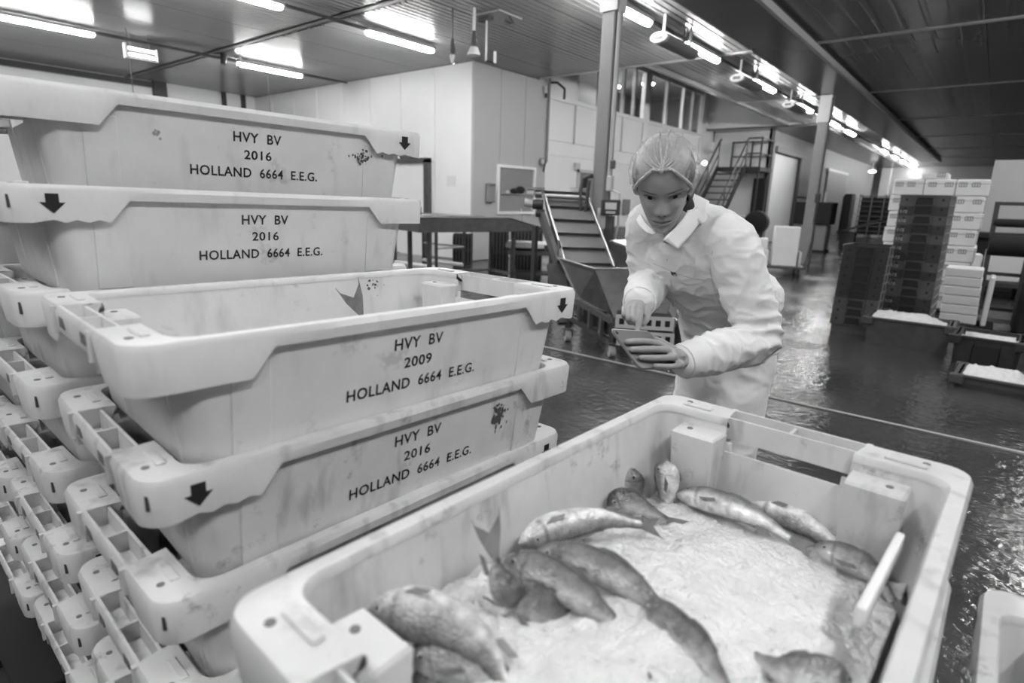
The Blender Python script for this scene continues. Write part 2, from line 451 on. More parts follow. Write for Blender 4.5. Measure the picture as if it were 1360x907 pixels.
# conduits and switch gear on the first column
k = thing('cable_conduit', 'pale pipe with switches running down the near column', 'pipe', (-3.345, 5.74, 0))
MB().tube([(0, 0, 1.5), (0, 0, 3.85)], .022).build('pipe', M['trim'], k)
MB().box((.03, -.02, 1.52), (.07, .06, .16), b=.01).build('switch_box', M['trim'], k)
MB().box((.05, -.02, 1.72), (.05, .05, .09), b=.01).build('socket', M['steel_dark'], k)
MB().tube([(.06, -.02, 1.45), (.16, -.03, 1.42), (.17, -.03, 1.1), (.14, -.02, .95), (.17, 0, .8), (.13, 0, .62)], .012, 8).build('hose', M['trim'], k)
MB().tube([(.02, -.02, 1.45), (.05, -.03, 1.25), (.11, -.03, 1.1), (.12, -.02, 1.0)], .009, 8).build('cable', M['cable'], k)
k = thing('cable_hook', 'dark hose coil hung on the left side of near column', 'hose', (-3.60, 5.66, 1.3))
MB().tube([(.06, 0, .3), (-.01, -.02, .27), (-.03, -.03, .15), (-.02, -.02, -.1), (0, 0, -.2), (.03, 0, -.15), (.045, 0, .12), (.06, 0, .25)], .02, 8).build('coil', M['cable'], k)
MB().box((.05, .03, .3), (.06, .04, .05), b=.008).build('bracket', M['dark_metal'], k)
k = thing('wall_switch', 'small dark switch box on the far column', 'switch', (-3.34, 15.3, 1.55))
MB().box((.03, 0, 0), (.1, .1, .2), b=.01).build('box', M['dark_metal'], k)
MB().tube([(.03, 0, .1), (.03, .02, 2.2)], .02, 8).build('cable', M['cable'], k)

# floor joint with a metal strip
struct('trim_20', MB().span(-26, 8, 4.246, 4.262, -.01, .006), M['trim'])
struct('trim_21', MB().span(-26, 8, 4.262, 4.285, -.01, .002), M['dark_trim'])
struct('trim_22', MB().span(-26, 8, 4.215, 4.245, -.01, .003), M['steel_dark'])

# grey face fittings
w9 = MB(); yy0, yy1, zz0, zz1 = 9.98, 11.22, 1.05, 1.99; t = .06
for a in ((yy0 - t, yy0, zz0 - t, zz1 + t), (yy1, yy1 + t, zz0 - t, zz1 + t), (yy0, yy1, zz1, zz1 + t), (yy0, yy1, zz0 - t, zz0)):
    w9.span(-8.58, -8.53, a[0], a[1], a[2], a[3])
w9o = struct('window_9', w9, M['wall'])
MB().span(-8.572, -8.568, yy0, yy1, zz0, zz1).build('pane', M['glass'], w9o)
tl = MB().span(-8.60, -8.574, yy0, yy1, zz0, zz1).build('tiled_back', M['wall_grey'], w9o)
for i in range(5):
    for j in range(4):
        MB().span(-8.5742, -8.573, yy0 + .01 + i * .246, yy0 + .243 + i * .246, zz0 + .01 + j * .233, zz0 + .228 + j * .233).build('tile', M['wall_grey'], w9o)
sh = thing('wall_shelf', 'thin shelf behind the pane of the low wall window', 'shelf', (-8.56, 10.6, 1.44))
MB().span(-.012, .04, -.6, .6, -.012, .0).build('board', M['trim'], sh)
k = thing('work_gloves', 'dark heap of gloves lying on the window shelf', 'gloves', (-8.53, 10.55, 1.442))
MB().ball((0, -.05, .06), .11, 12, sc=(.28, 1.5, .55)).ball((0, .16, .09), .11, 12, sc=(.28, 1.6, .75)).build('cloth', M['hole'], k, 40)
MB().ball((0, -.3, .03), .05, 10, sc=(.5, 1.4, .6)).build('cuff', M['white_plastic'], k, 40)
k = thing('small_bowl', 'pale bowl standing on the sill of the low wall window', 'bowl', (-8.54, 10.75, zz0 + .001))
MB().tube([(0, 0, 0), (0, 0, .03), (0, 0, .055)], [.02, .028, .03], 16).build('bowl', M['white_plastic'], k, 40)
k = thing('soap_dispenser', 'grey box dispenser on the wall left of low window', 'dispenser', (-8.57, 9.67, 1.23))
MB().box((.055, 0, .19), (.09, .22, .36), b=.015).build('case', M['paint_grey'], k)
MB().box((.05, 0, .0), (.03, .05, .03)).build('spout', M['dark_metal'], k)
MB().box((.06, 0, .385), (.1, .23, .03), b=.006).build('lid', M['steel'], k)
k = tag(MB().box((-9.2, 9.152, 1.66), (.26, .006, .22)).build('wall_notice', M['white_plastic']), 'small white notice taped to bright wall left of corner', 'notice')
k = thing('wall_pipe', 'thin pipe at the corner between grey and gallery walls', 'pipe', (-8.54, 11.68, 0))
MB().tube([(0, 0, 2.2), (0, 0, 4.3)], .03, 8).build('pipe', M['paint_grey'], k)
MB().tube([(0, 0, 2.25), (-.01, -.06, 2.1), (-.0, -.1, 1.98)], .02, 8).build('cable_tail', M['cable'], k)
k = thing('wall_sensor', 'small dark sensor high on grey wall beside the pipe', 'sensor', (-8.56, 11.52, 3.72))
MB().box((.03, 0, .06), (.06, .09, .16), b=.01).build('case', M['trim'], k); MB().box((.05, 0, -.06), (.05, .06, .1), b=.01).build('lens', M['dark_metal'], k)
k = thing('alarm_bell', 'round grey bell unit on grey wall below the pipe', 'bell', (-8.57, 11.5, 2.2))
MB().tube([(0, 0, 0), (.06, 0, 0)], .09, 16).build('dome', M['paint_grey'], k); MB().tube([(.06, 0, 0), (.08, 0, 0)], [.06, .03], 16).build('boss', M['trim'], k)
k = thing('camera_arm', 'dark bracket arm at top of the wall pipe', 'bracket', (-8.6, 11.85, 4.0))
MB().tube([(-.09, -.02, 0), (0, 0, .0), (.1, .08, 0), (.2, .25, -.12), (.2, .25, -.35)], .03, 8).build('arm', M['dark_metal'], k)
k = thing('wall_box', 'small pale junction box high on white wall left of near column', 'box', (wx, 13.15, 2.2)); MB().box((.04, 0, 0), (.08, .22, .16), b=.01).build('case', M['trim'], k)
d3 = struct('door_3', MB().span(wx, wx + .03, 13.3, 14.1, .9, 2.05), M['paint_grey'])
MB().span(wx + .03, wx + .05, 13.42, 13.7, .95, 1.95).build('pane', M['hole'], d3)
MB().span(wx, wx + .06, 13.22, 13.3, .85, 2.1).span(wx, wx + .06, 14.1, 14.2, .85, 2.1).span(wx, wx + .06, 13.22, 14.2, 2.05, 2.13).build('door_frame', M['trim'], d3)
k = thing('wall_box', 'grey paper dispenser on white wall behind hopper, beside hairnet', 'dispenser', (wx, 15.9, 1.2)); MB().box((.06, 0, 0), (.12, .3, .42), b=.02).build('case', M['paint_grey'], k)
# door opening seen behind the top crates
d4 = struct('door_4', MB().span(-10.9, -9.98, 9.12, 9.155, 0, 2.1), M['wall'])
MB().span(-9.98, -9.82, 9.06, 9.16, 0, 2.12).span(-10.95, -9.82, 9.06, 9.16, 2.05, 2.15).build('door_frame', M['steel_dark'], d4)

# ================================================================ LIGHTS ON THE CEILING
def light_fixture(x, y, label, n, l=1.45, drop=.12):
    t = thing('tube_light', label, 'ceiling light', (x, y, CZ - drop), 0, 'tube lights of the ceiling rows')
    cap = []
    r = .062
    for k in range(12):
        a = 2 * PI * k / 12
        cap.append((r * math.cos(a), .75 * r * math.sin(a)))
    rings = []
    for yy, s in ((-l / 2, .35), (-l / 2 + .02, .8), (-l / 2 + .06, 1), (l / 2 - .06, 1), (l / 2 - .02, .8), (l / 2, .35)):
        rings.append([(px * s, yy, pz * s) for px, pz in cap])
    MB().loft(rings, True, True).build('diffuser', M['tube'], t)
    MB().box((0, 0, .046), (.14, l + .03, .058), b=.010).build('housing', M['paint_grey'], t)
    MB().span(-.012, .012, -l * .35 - .012, -l * .35 + .012, .07, drop).build('hanger', M['paint_grey'], t)
    MB().span(-.012, .012, l * .35 - .012, l * .35 + .012, .07, drop).build('hanger', M['paint_grey'], t)
    return t
lab = {
 (-12.58, 3.14): 'tube light cut by the upper left corner of the photo', (-12.58, 7.08): 'tube light just above the top fish crate, left row',
 (-8.34, 4.2): 'tube light whose tip shows at top edge above insect lamp', (-8.34, 7.1): 'tube light over the bright wall, left of the hanging plugs',
 (-4.4, 7.69): 'tube light partly hidden behind the near column top', (-4.4, 10.42): 'tube light of right row, first one clear of the near column',
 (-4.4, 13.9): 'tube light of right row, second past the near column', (-4.4, 17.4): 'tube light of right row crossing behind the far column top',
 (-4.4, 20.9): 'tube light of right row, first beyond the far column', (-4.4, 23.6): 'tube light of right row, second beyond the far column',
 (-4.4, 31.6): 'tube light of right row, fifth from the far end', (-4.4, 35.2): 'tube light of right row, fourth from the far end',
 (-4.4, 38.4): 'tube light of right row, third from the far end', (-4.4, 41.4): 'tube light of right row, second from the far end', (-4.4, 43.8): 'last tube light at far end of right row',
}
for i, ((x, y), s) in enumerate(lab.items()): light_fixture(x, y, s, i)
for (x, y) in ((-8.34, 1.2), (-4.4, 4.9), (-4.4, 2.0), (1.6, 12.3), (1.6, 9.2), (1.6, 6.2), (1.6, 3.2), (1.6, .2), (-4.4, -.9), (1.6, -2.8), (-1.4, -1.2)):  # last lamp is added off the rows to brighten the foreground
    light_fixture(x, y, 'unseen tube light of the same kind out of frame, one of them added', 0)
for x, y0, y1, s in ((-12.58, -3, 9.0, 'thin cable rail linking the leftmost tube lights'), (-8.34, -3, 7.2, 'thin cable rail leading to the light over bright wall'), (-4.4, -3, 44, 'thin cable rail linking right row of tube lights')):
    r = thing('cable_rail', s, 'cable rail', (x, 0, CZ - .055)); MB().span(-.03, .03, y0, y1, -.03, .0).build('rail', M['dark_metal'], r)
    MB().tube([(.02, y0 + (y1 - y0) * i / 12, -.035 - .012 * (i % 2)) for i in range(13)], .012, 6).build('cable', M['cable'], r)
# blower units between the lights of the right row
for i, (y, s) in enumerate(((9.0, 'nearest pale blower unit hung right of near column'), (12.3, 'second pale blower unit hung between right row lights'), (15.8, 'third pale blower unit beside the far column top'))):
    t = thing('air_blower', s, 'blower', (-4.2, y, CZ - .34), 0, 'blower units hung along right light row')
    rings = []
    for yy, w_, h_ in ((-.62, .05, .035), (-.6, .13, .075), (-.5, .14, .085), (.5, .14, .085), (.58, .1, .06)):
        rings.append([(w_ * math.cos(2 * PI * k / 16), yy, h_ * math.sin(2 * PI * k / 16)) for k in range(16)])
    MB().loft(rings).build('body', M['paint_grey'], t, 40)
    MB().loft([[(w_ * math.cos(2 * PI * k / 16), yy, h_ * math.sin(2 * PI * k / 16)) for k in range(16)] for yy, w_, h_ in ((-.67, .11, .05), (-.655, .135, .07), (-.59, .14, .078))]).build('end_cap', M['trim'], t, 40)
    MB().box((0, -.667, 0), (.14, .02, .055), b=.006).build('grille', M['dark_metal'], t)
    MB().tube([(0, -.5, .06), (0, -.5, .34)], .02, 8).build('hanger', M['white_plastic'], t)
    MB().tube([(.04, .35, .06), (.04, .35, .34)], .022, 8).build('hanger', M['white_plastic'], t)
    MB().tube([(.04, .1, .05), (.02, .15, .2), (.0, .2, .34)], .01, 6).build('cable', M['cable'], t)
    MB().tube([(.04, .1, .05), (.06, .2, .2), (.1, .05, .34)], .01, 6).build('cable', M['cable'], t)
# insect lamp
k = thing('insect_lamp', 'insect lamp with two short lit tubes in a white frame', 'lamp', (-12.25, 4.46, CZ - .33))
for z in (.05, -.05): MB().tube([(0, -.21, z), (0, .21, z)], .018, 8).build('lit_tube', M['lamp_small'], k)
MB().span(-.06, -.04, -.24, .24, -.09, .09).build('back_plate', M['dark_metal'], k)
MB().span(-.06, .03, -.27, -.24, -.12, .12).build('end_plate', M['white_plastic'], k)
MB().span(-.06, .03, .24, .255, -.10, .10).build('end_plate', M['white_plastic'], k)
MB().tube([(.01, -.25, -.11), (.01, .27, -.11)], .010, 6).build('lower_bar', M['trim'], k)
MB().tube([(-.05, .15, .08), (-.05, .15, .33)], .006, 6).build('chain', M['cable'], k); MB().tube([(-.05, -.15, .08), (-.05, -.15, .33)], .006, 6).build('chain', M['cable'], k)
for x, y, z1, s in ((-12.1, 4.2, 2.3, 'thin pull cord hanging by the insect lamp'), (-12.4, 6.9, 2.4, 'thin pull cord hanging left of the light above top crate')):
    tag(MB().tube([(x, y, CZ), (x, y, z1)], .007, 6).build('pull_cord', M['cable']), s, 'cord')
k = thing('ceiling_speaker', 'small dark round box on the ceiling left of a light', 'box', (-12.55, 6.05, CZ - .12)); MB().tube([(0, 0, -.07), (0, .03, .12)], [.05, .07], 12).build('case', M['dark_metal'], k); MB().tube([(0, .1, -.06), (.1, .22, -.1), (.2, .3, -.03), (.1, .3, .1)], .02, 8).build('cable_loop', M['trim'], k)
# hanging plugs
k = thing('ceiling_plate', 'flat mounting plate under ceiling with cables and rods', 'plate', (-6.3, 7.25, CZ - .015))
MB().box((0, 0, 0), (.5, .55, .03), b=.004).build('plate', M['ceil'], k)
MB().box((-.12, -.15, -.04), (.22, .1, .05)).build('socket', M['dark_metal'], k)
MB().tube([(-.1, -.15, -.02), (-.1, -.15, -.62)], .014, 8).build('rod', M['trim'], k)
MB().tube([(-.1, -.15, -.62), (.05, -.12, -.66)], .014, 8).build('rod', M['dark_metal'], k)
MB().tube([(.05, -.12, -.66), (.05, -.12, -.5)], .022, 8).build('rod', M['trim'], k)
MB().tube([(.2, 0, .0), (.25, .05, -.1), (.15, .1, -.08), (.12, .02, -.05)], .02, 6).build('cable', M['dark_metal'], k)
for x, y, top, zb, w, s in ((-6.62, 6.6, 'cable', 3.28, .10, 'left hanging plug wrapped in clear plastic bag'), (-6.33, 6.75, 'thick', 3.38, .15, 'right hanging plug in a flared plastic bag')):
    k = thing('hanging_plug', s, 'plug', (x, y, zb), 0, 'wrapped plugs hanging from ceiling')
    MB().tube([(0, 0, .3), (0, 0, CZ - zb)], .012 if top == 'cable' else .022, 8).build('cord', M['cable'] if top == 'cable' else M['trim'], k)
    MB().tube([(0, 0, .1), (0, 0, .14), (0, 0, .22), (0, 0, .3)], [.03, .045, .03, .02], 10).build('plug_body', M['dark_metal'], k, 40)
    if top == 'cable': MB().tube([(0, 0, -.05), (0, 0, .02), (0, 0, .12), (0, 0, .2), (0, 0, .27)], [.02, .035, .075, .045, .02], 12).build('bag', M['glass'], k, 40)
    else: MB().tube([(0, 0, 0), (0, 0, .12), (0, 0, .2), (0, 0, .27)], [.11, .06, .045, .02], 12).build('bag', M['glass'], k, 40)
    MB().tube([(0, 0, -.03), (0, 0, .08)], [.018, .04] if top == 'cable' else [.1, .06], 12).build('bag_tail', M['white_plastic'], k, 40)
# ================================================================ FISH CRATES
CH = 0.180         # crate height
def crate_stations():
    st = []   # (kind, side, t, flags)
    ys = [-.365, -.34, -.325, -.31, -.295, -.28, -.265, -.25, -.235, -.12, 0, .12, .235, .25, .265, .28, .295, .31, .325, .34, .365]
    xs = [-.185, -.15, -.125, -.096, -.0955, -.05, 0, .05, .0955, .096, .125, .15, .185]
    for y in ys: st.append(('L', 1, y / .365, False))
    for a in range(1, 6): st.append(('C', 0, a / 6, False))
    for x in xs[::-1]: st.append(('E', 1, x / .185, abs(x) < .0957))
    for a in range(1, 6): st.append(('C', 1, a / 6, False))
    for y in ys[::-1]: st.append(('L', -1, y / .365, False))
    for a in range(1, 6): st.append(('C', 2, a / 6, False))
    for x in xs: st.append(('E', -1, x / .185, abs(x) < .0957))
    for a in range(1, 6): st.append(('C', 3, a / 6, False))
    return st
ST = crate_stations()
def rr(st, hx, hy, r):
    kind, side, t, _ = st
    if kind == 'L': return (side * hx, t * (hy - r))
    if kind == 'E': return (t * (hx - r), side * hy)
    a = PI / 2 * (side + t)
    cx, cy = ((hx - r, hy - r), (-hx + r, hy - r), (-hx + r, -hy + r), (hx - r, -hy + r))[side]
    return (cx + r * math.cos(a), cy + r * math.sin(a))
def smooth01(a, b, x):
    t = min(1, max(0, (x - a) / (b - a))); return t
def band_depth(st):
    kind, side, t, bay = st
    if kind == 'L':
        y = t * .365; d = .022 + .036 * smooth01(.235, .265, abs(y))
        if y > .27 and abs(y) < .345: d -= .005 * (0.5 + 0.5 * math.cos((abs(y) - .28) / .03 * 2 * PI))   # wavy bottom by the arrow
        return d
    if kind == 'E':
        x = abs(t * .185); return .036 + .022 * smooth01(.096, .125, x)
    return .058
HXO, HYO = .225, .400
def crate_meshes():
    # ---- rim
    rim = MB(); rings = []
    for st in ST:
        d = band_depth(st)
        o = rr(st, HXO, HYO, .034); oi = rr(st, HXO - .005, HYO - .005, .030); ob = rr(st, HXO - .004, HYO - .004, .031)
        inn = rr(st, .205, .345, .03); innl = rr(st, .2025, .3425, .028)
        lower = rr(st, HXO - .003, HYO - .003, .032)
        p = [(*oi, CH - d), (*lower, CH - d), (*o, CH - .008), (*ob, CH)]
        if st[3]:
            x = o[0]; s = st[1]
            p += [(x, s * (HYO - .008), CH), (x, s * (HYO - .009), CH - .032), (x, s * (HYO - .033), CH - .032), (x, s * (HYO - .034), CH - .004), (x, s * (HYO - .038), CH - .004), (x, s * (HYO - .039), CH - .040), (x, s * (HYO - .033), CH - .040), (x, s * (HYO - .006), CH - .037)]
        else:
            lp = lambda f: (ob[0] + (inn[0] - ob[0]) * f, ob[1] + (inn[1] - ob[1]) * f, CH)
            p += [lp(.1), lp(.3), lp(.5), lp(.7), lp(.85), lp(1.0), (innl[0], innl[1], CH - .004), (innl[0], innl[1], CH - .012)]
        rings.append(p)
    n = len(rings); m = len(rings[0]); vs = [q for r in rings for q in r]; fs = []
    for i in range(n):
        j = (i + 1) % n
        for k in range(m - 1): fs.append((i * m + k, j * m + k, j * m + k + 1, i * m + k + 1))
    rim.add(vs, fs)
    for s in (-1, 1):
        rim.box((0, s * (HYO - .021), CH - .018), (.005, .026, .03))
        # stiffening webs under the end flange
        for x in (-.1, .1, -.16, .16): rim.box((x, s * .372, CH - .028), (.004, .05, .05))
        # low wall stub between handle bay and the corner plates
        for x in (-.1, .1): rim.box((x, s * .376, CH - .02), (.008, .055, .038))
        for x in (-.15, .15): rim.box((x, s * .362, CH + .0015), (.05, .012, .004), b=.0015)   # raised stop
    # ---- body
    body = MB(); sheets = []
    lv_o = [0.0, .006, .03, .08, .125]; 
    def xy(st, z, inner):
        f = z / CH
        if inner: return rr(st, .187 + .018 * f, .325 + .020 * f, .028)
        return rr(st, .193 + .023 * f, .331 + .021 * f, .034)
    prof = []
    for st in ST:
        top = CH - (.054 if st[3] else .003)
        p = []
        b0 = rr(st, .187, .325, .03); p.append((*b0, 0.0))
        for z in (.006, .03, .08, .125): p.append((*xy(st, z, False), z))
        p.append((*xy(st, top, False), top)); p.append((*xy(st, top, True), top))
        for z in (.125, .08, .03, .012): p.append((*xy(st, z, True), z))
        q = rr(st, .180, .318, .025); p.append((*q, .007))
        prof.append(p)
    n = len(prof); m = len(prof[0]); vs = [q for r in prof for q in r]; fs = []
    for i in range(n):
        j = (i + 1) % n
        for k in range(m - 1): fs.append((i * m + k, j * m + k, j * m + k + 1, i * m + k + 1))
    fs.append(tuple(i * m for i in range(n))[::-1]); fs.append(tuple(i * m + m - 1 for i in range(n)))
    body.add(vs, fs)
    # shallow pads on the long sides next to the corners
    for sx in (-1, 1):
        for sy in (-1, 1):
            rot = Matrix.Rotation(sx * math.atan2(.021, CH), 3, 'Y')
            body.box((sx * (.193 + .023 * .42), sy * .262, CH * .42), (.003, .05, .13), b=.001, rot=rot)
            rot2 = Matrix.Rotation(-sy * math.atan2(.021, CH), 3, 'X')
            body.box((sx * .12, sy * (.331 + .021 * .42), CH * .42), (.08, .003, .13), b=.001, rot=rot2)
    blocks = []
    for sx in (-1, 1):
        for sy in (-1, 1):
            b = MB(); z0 = .02; zt = CH - .024
            b.add([(sx * .092, sy * .334, z0), (sx * .162, sy * .334, z0), (sx * .160, sy * .308, z0), (sx * .094, sy * .308, z0),
                   (sx * .090, sy * .346, zt - .004), (sx * .165, sy * .346, zt - .004), (sx * .163, sy * .297, zt - .004), (sx * .092, sy * .297, zt - .004),
                   (sx * .093, sy * .343, zt), (sx * .162, sy * .343, zt), (sx * .160, sy * .300, zt), (sx * .095, sy * .300, zt)],
                  [(0, 1, 2, 3), (0, 1, 5, 4), (1, 2, 6, 5), (2, 3, 7, 6), (3, 0, 4, 7), (4, 5, 9, 8), (5, 6, 10, 9), (6, 7, 11, 10), (7, 4, 8, 11), (8, 9, 10, 11)])
            blocks.append((b, (sx * .142, sy * .32, zt)))
    return rim, body, blocks
_rim, _body, _blocks = crate_meshes()
def crate_mesh_set(mt):
    return dict(rim=_rim.mesh('rim', mt, 35), body=_body.mesh('body', mt, 35), blocks=[(b.mesh('stacking_block', mt, 30), h) for b, h in _blocks])
CM = {'clean': crate_mesh_set(M['crate']), 'dirty': crate_mesh_set(M['crate_dirty'])}
M['hole_soft'] = mat('shaded_peg_hole', 0.16, 0.7); M['slot'] = mat('corner_slot_shade', .05, .7)
hole_me = MB().tube([(0, 0, -.004), (0, 0, .0010)], .0048, 12).mesh('peg_hole', M['hole_soft'])
slot_me = MB().box((0, 0, 0), (.004, .005, .020), b=.001).mesh('corner_slot', M['slot'])
side_hole_me = MB().box((0, 0, 0), (.024, .004, .016), b=.001).mesh('side_opening', M['hole_soft'])
def side_x(z, off=.0007): return .193 + .023 * z / CH + off
TXT = {}
def letter_mesh(year):
    if year in TXT: return TXT[year]
    out = []
    for s, w, h, dz in (('HVY  BV', .094, .0185, .052), (year, .054, .0175, .084), ('HOLLAND  6664  E.E.G.', .252, .0185, .118)):
        v, f = text_fit(s, w, h)
        mb = MB(); mb.add([(side_x(CH - dz + b), a, CH - dz + b) for a, b in v], f)
        me = mesh_from('lettering', mb.v, mb.f); me.materials.append(M['ink']); out.append(me)
    TXT[year] = out
    return out
av = [(0, -.0165), (-.0165, .000), (-.0085, .000), (-.0085, .0135), (.0085, .0135), (.0085, .000), (.0165, .000)]
arrow_me = mesh_from('arrow', [(HXO - .0018 + .0006 + (.0012 * (b + .0165) / .03), .339 + a, CH - .027 + b) for a, b in av], [tuple(range(7))]); arrow_me.materials.append(M['ink'])
FADE = mat('faded_print', 0.50, 0.5)
def add_part(name, me, parent, loc=None, rz=None): return link(name, me, parent, loc, rz)
def fish_crate(x, y, zrim, label, kind='clean', year='2016', flip=False, yaw=0.0, pitch=0.0, print_side=True, group='stacked white fish crates', inner_print=False, detail=True):
    t = thing('fish_crate', label, 'crate', (x, y, zrim - CH), yaw + (PI if flip else 0), group)
    t.rotation_euler.x = -pitch if flip else pitch
    s = CM[kind]
    add_part('body', s['body'], t); add_part('rim', s['rim'], t)
    for me, h in s['blocks']:
        b = add_part('stacking_block', me, t)
        add_part('peg_hole', hole_me, b, h)
    if detail:
        for sx, sy in ((1, 1), (-1, -1), (1, -1), (-1, 1)):
            add_part('peg_hole', hole_me, t, (sx * .172, sy * .378, CH))
            add_part('corner_slot', slot_me, t, (sx * (HXO - .0125), sy * (HYO - .0105), CH - .026), sx * sy * PI / 4)
            add_part('side_opening', side_hole_me, t, (sx * .06, sy * (HYO - .0015), CH - .018))
    if print_side:
        for sgn in (0, 1):
            if sgn == 0 or detail:
                for me in letter_mesh(year): add_part('lettering', me, t, None, PI * sgn)
                ar = add_part('arrow', arrow_me, t)
                if sgn: ar.scale.x = -1
    return t
PITCH = .157
def rim_z(k): return 1.15 + PITCH * k
ordinal = ['topmost', 'second', 'third', 'fourth', 'fifth', 'sixth', 'seventh', 'eighth', 'ninth']
CY = .603
# middle column (front of the two upper ones)
XB = -.872
fish_crate(XB, .604, rim_z(0) + .0125, 'open white fish crate marked 2009, top of the middle column', year='2009', flip=False, kind='clean', yaw=-.065, pitch=-.011)
fish_crate(XB - .006, .606, rim_z(-1) + .011, 'white fish crate marked 2016 with black arrow, directly under the 2009 crate', year='2016', flip=True, kind='dirty', yaw=-.066, pitch=-.007)
for k in range(-2, -6, -1):
    fish_crate(XB - .018 + [.0, -.004, .003, .0][k % 4], .600, rim_z(k) + .010, 'worn white fish crate, %s below the 2009 crate in middle column' % ordinal[-k - 1 + 0], kind='dirty', flip=bool(k % 2), yaw=-.035 + [.004, -.006, .0, .008][k % 4], pitch=-.008)
# back column, its two uppermost crates face the camera with print
XC = -1.368
fish_crate(XC, .634, rim_z(2) + .019, 'topmost white fish crate, its lettering nearest the ceiling, arrow at far end', flip=False, yaw=-.098, pitch=-.0145)
fish_crate(XC + .038, .607, rim_z(1) + .020, 'second white fish crate from top, 2016 print and arrow at near end', flip=True, yaw=-.047, pitch=-.0128)
for k in range(0, -6, -1):
    fish_crate(XC + [.0, .005, -.004, .003][k % 4] - .012, .602, rim_z(k) + .011, 'white fish crate in the back column, %s from its top' % ordinal[2 - k], kind='dirty' if k < -1 else 'clean', flip=bool(k % 2), yaw=-.020 + [.0, -.006, .006, -.004][k % 4], pitch=-.010)
# third column, only its lower corners show at the left edge
XD = -1.848
for k in range(1, -6, -1):
    fish_crate(XD + [.0, .004, -.004, .0][k % 4], .601, rim_z(k) - .002, 'white fish crate in the leftmost column, %s up from the black pallet' % ['bottom one', 'second', 'third', 'fourth', 'fifth', 'sixth', 'seventh'][k + 5], kind='dirty', flip=bool(k % 2), yaw=-.02, pitch=-.010, detail=k < -1)
# front column with the iced fish on top
AX, AY, AYAW = -.205, .560, -.047
AZ = rim_z(-1) + .001
crateA = fish_crate(AX, AY, AZ, 'large foreground fish crate filled with ice and fish', kind='dirty', year='2016', yaw=AYAW)
for k in range(-2, -6, -1):
    fish_crate(AX + .01, AY, rim_z(k) + .001, 'empty white fish crate under the one holding iced fish', kind='dirty', yaw=AYAW * .6, detail=False, group='empty crates under the iced fish')
# right column, one corner shows
XF = .058 + HXO
fish_crate(XF + .005, .555, rim_z(-2), 'worn fish crate cut off by the lower right corner', kind='dirty', yaw=-.02)
for k in range(-3, -6, -1):
    fish_crate(XF + .005, .555, rim_z(k), 'empty white fish crate under the one at lower right corner', kind='dirty', yaw=-.02, detail=False, group='empty crates under the lower right crate')
# black pallets under the columns
PZ = rim_z(-5) - CH - .016
def pallet(x, y, label):
    t = thing('pallet', label, 'pallet', (x, y, 0))
    for i in range(5):
        MB().span(-.46, .46, -.45 + i * .19, -.45 + i * .19 + .15, PZ - .025, PZ, b=.004).build('deck_board', M['pallet'], t)
    for xx in (-.40, 0, .40): MB().span(xx - .06, xx + .06, -.45, .46, 0, PZ - .026, b=.004).build('runner', M['pallet'], t)
pallet(-1.085, CY, 'black plastic pallet under the two stacked crate columns at left')
pallet(-1.985 - .03, CY, 'black plastic pallet at the lower left corner')
pallet(.04, AY - .005, 'black plastic pallet under the foreground crates with fish')

# dark stains that stick to the crate sides
M['stain'] = mat('dried_stain', .10, .7, noise=.5, nscale=120); M['stain_soft'] = mat('faint_stain', .34, .7, noise=.4, nscale=120)
def stain(parent, cy, cz, sy, sz, n, seed, rz=0.0, drip=0.0, m='stain', inner=False):
    rg = random.Random(seed); mb = MB()
    for i in range(n):
        y = cy + rg.gauss(0, sy); z = cz + rg.gauss(0, sz); r = rg.uniform(.0012, .0042)
        rzz = r * (1 + drip * rg.random())
        poly = []
        for k in range(7):
            a = 2 * PI * k / 7; q = rg.uniform(.6, 1.2)
            yy, zz = y + r * q * math.cos(a), z + rzz * q * math.sin(a)
            if inner: poly.append((-(.187 + .018 * zz / CH) + .0006 + .00005 * i, yy, zz))
            else: poly.append((side_x(zz, .0006 + .00005 * i), yy, zz))
        mb.add(poly, [tuple(range(7))])
    me = mesh_from('stain', mb.v, mb.f); me.materials.append(M[m])
    o = link('stain', me, parent, None, rz); o['kind'] = 'stuff'
byl = {o['label']: o for o in COL.objects if o.get('category') == 'crate'}
top_c = [o for l, o in byl.items() if l.startswith('topmost white')][0]
stain(top_c, .235, .112, .013, .008, 40, 3); stain(top_c, .258, .112, .010, .007, 10, 5); stain(top_c, -.18, .118, .006, .004, 7, 7, m='stain_soft')
k1c = [o for l, o in byl.items() if l.startswith('white fish crate marked 2016 with black')][0]
stain(k1c, .185, .125, .010, .006, 30, 9, PI); stain(k1c, .188, .104, .008, .012, 20, 10, PI, 3.0)
for ch in [c for c in kids(top_c) if c.name.startswith('corner_slot')]: bpy.data.objects.remove(ch)
k0c = [o for l, o in byl.items() if l.startswith('open white fish crate')][0]
stain(k0c, .20, .150, .016, .010, 16, 12, inner=True); stain(k0c, .19, .075, .005, .005, 10, 13, inner=True)
for ch in [c for c in kids(k0c) if c.name.startswith('corner_slot')]: bpy.data.objects.remove(ch)
# black grating on the floor at the lower left
g = thing('floor_grating', 'black grating on the floor at the lower left corner', 'grating', (-2.2, -.30, 0))
MB().span(-.9, .9, -.5, .44, .004, .012).build('tray', M['pallet'], g)
for i in range(10): MB().span(-.9 + .2 * i - .008, -.9 + .2 * i + .008, -.5, .44, .012, .03).build('bar', M['pallet'], g)
for i in range(6): MB().span(-.9, .9, -.5 + .185 * i - .008, -.5 + .185 * i + .008, .012, .028).build('bar', M['dark_metal'], g)
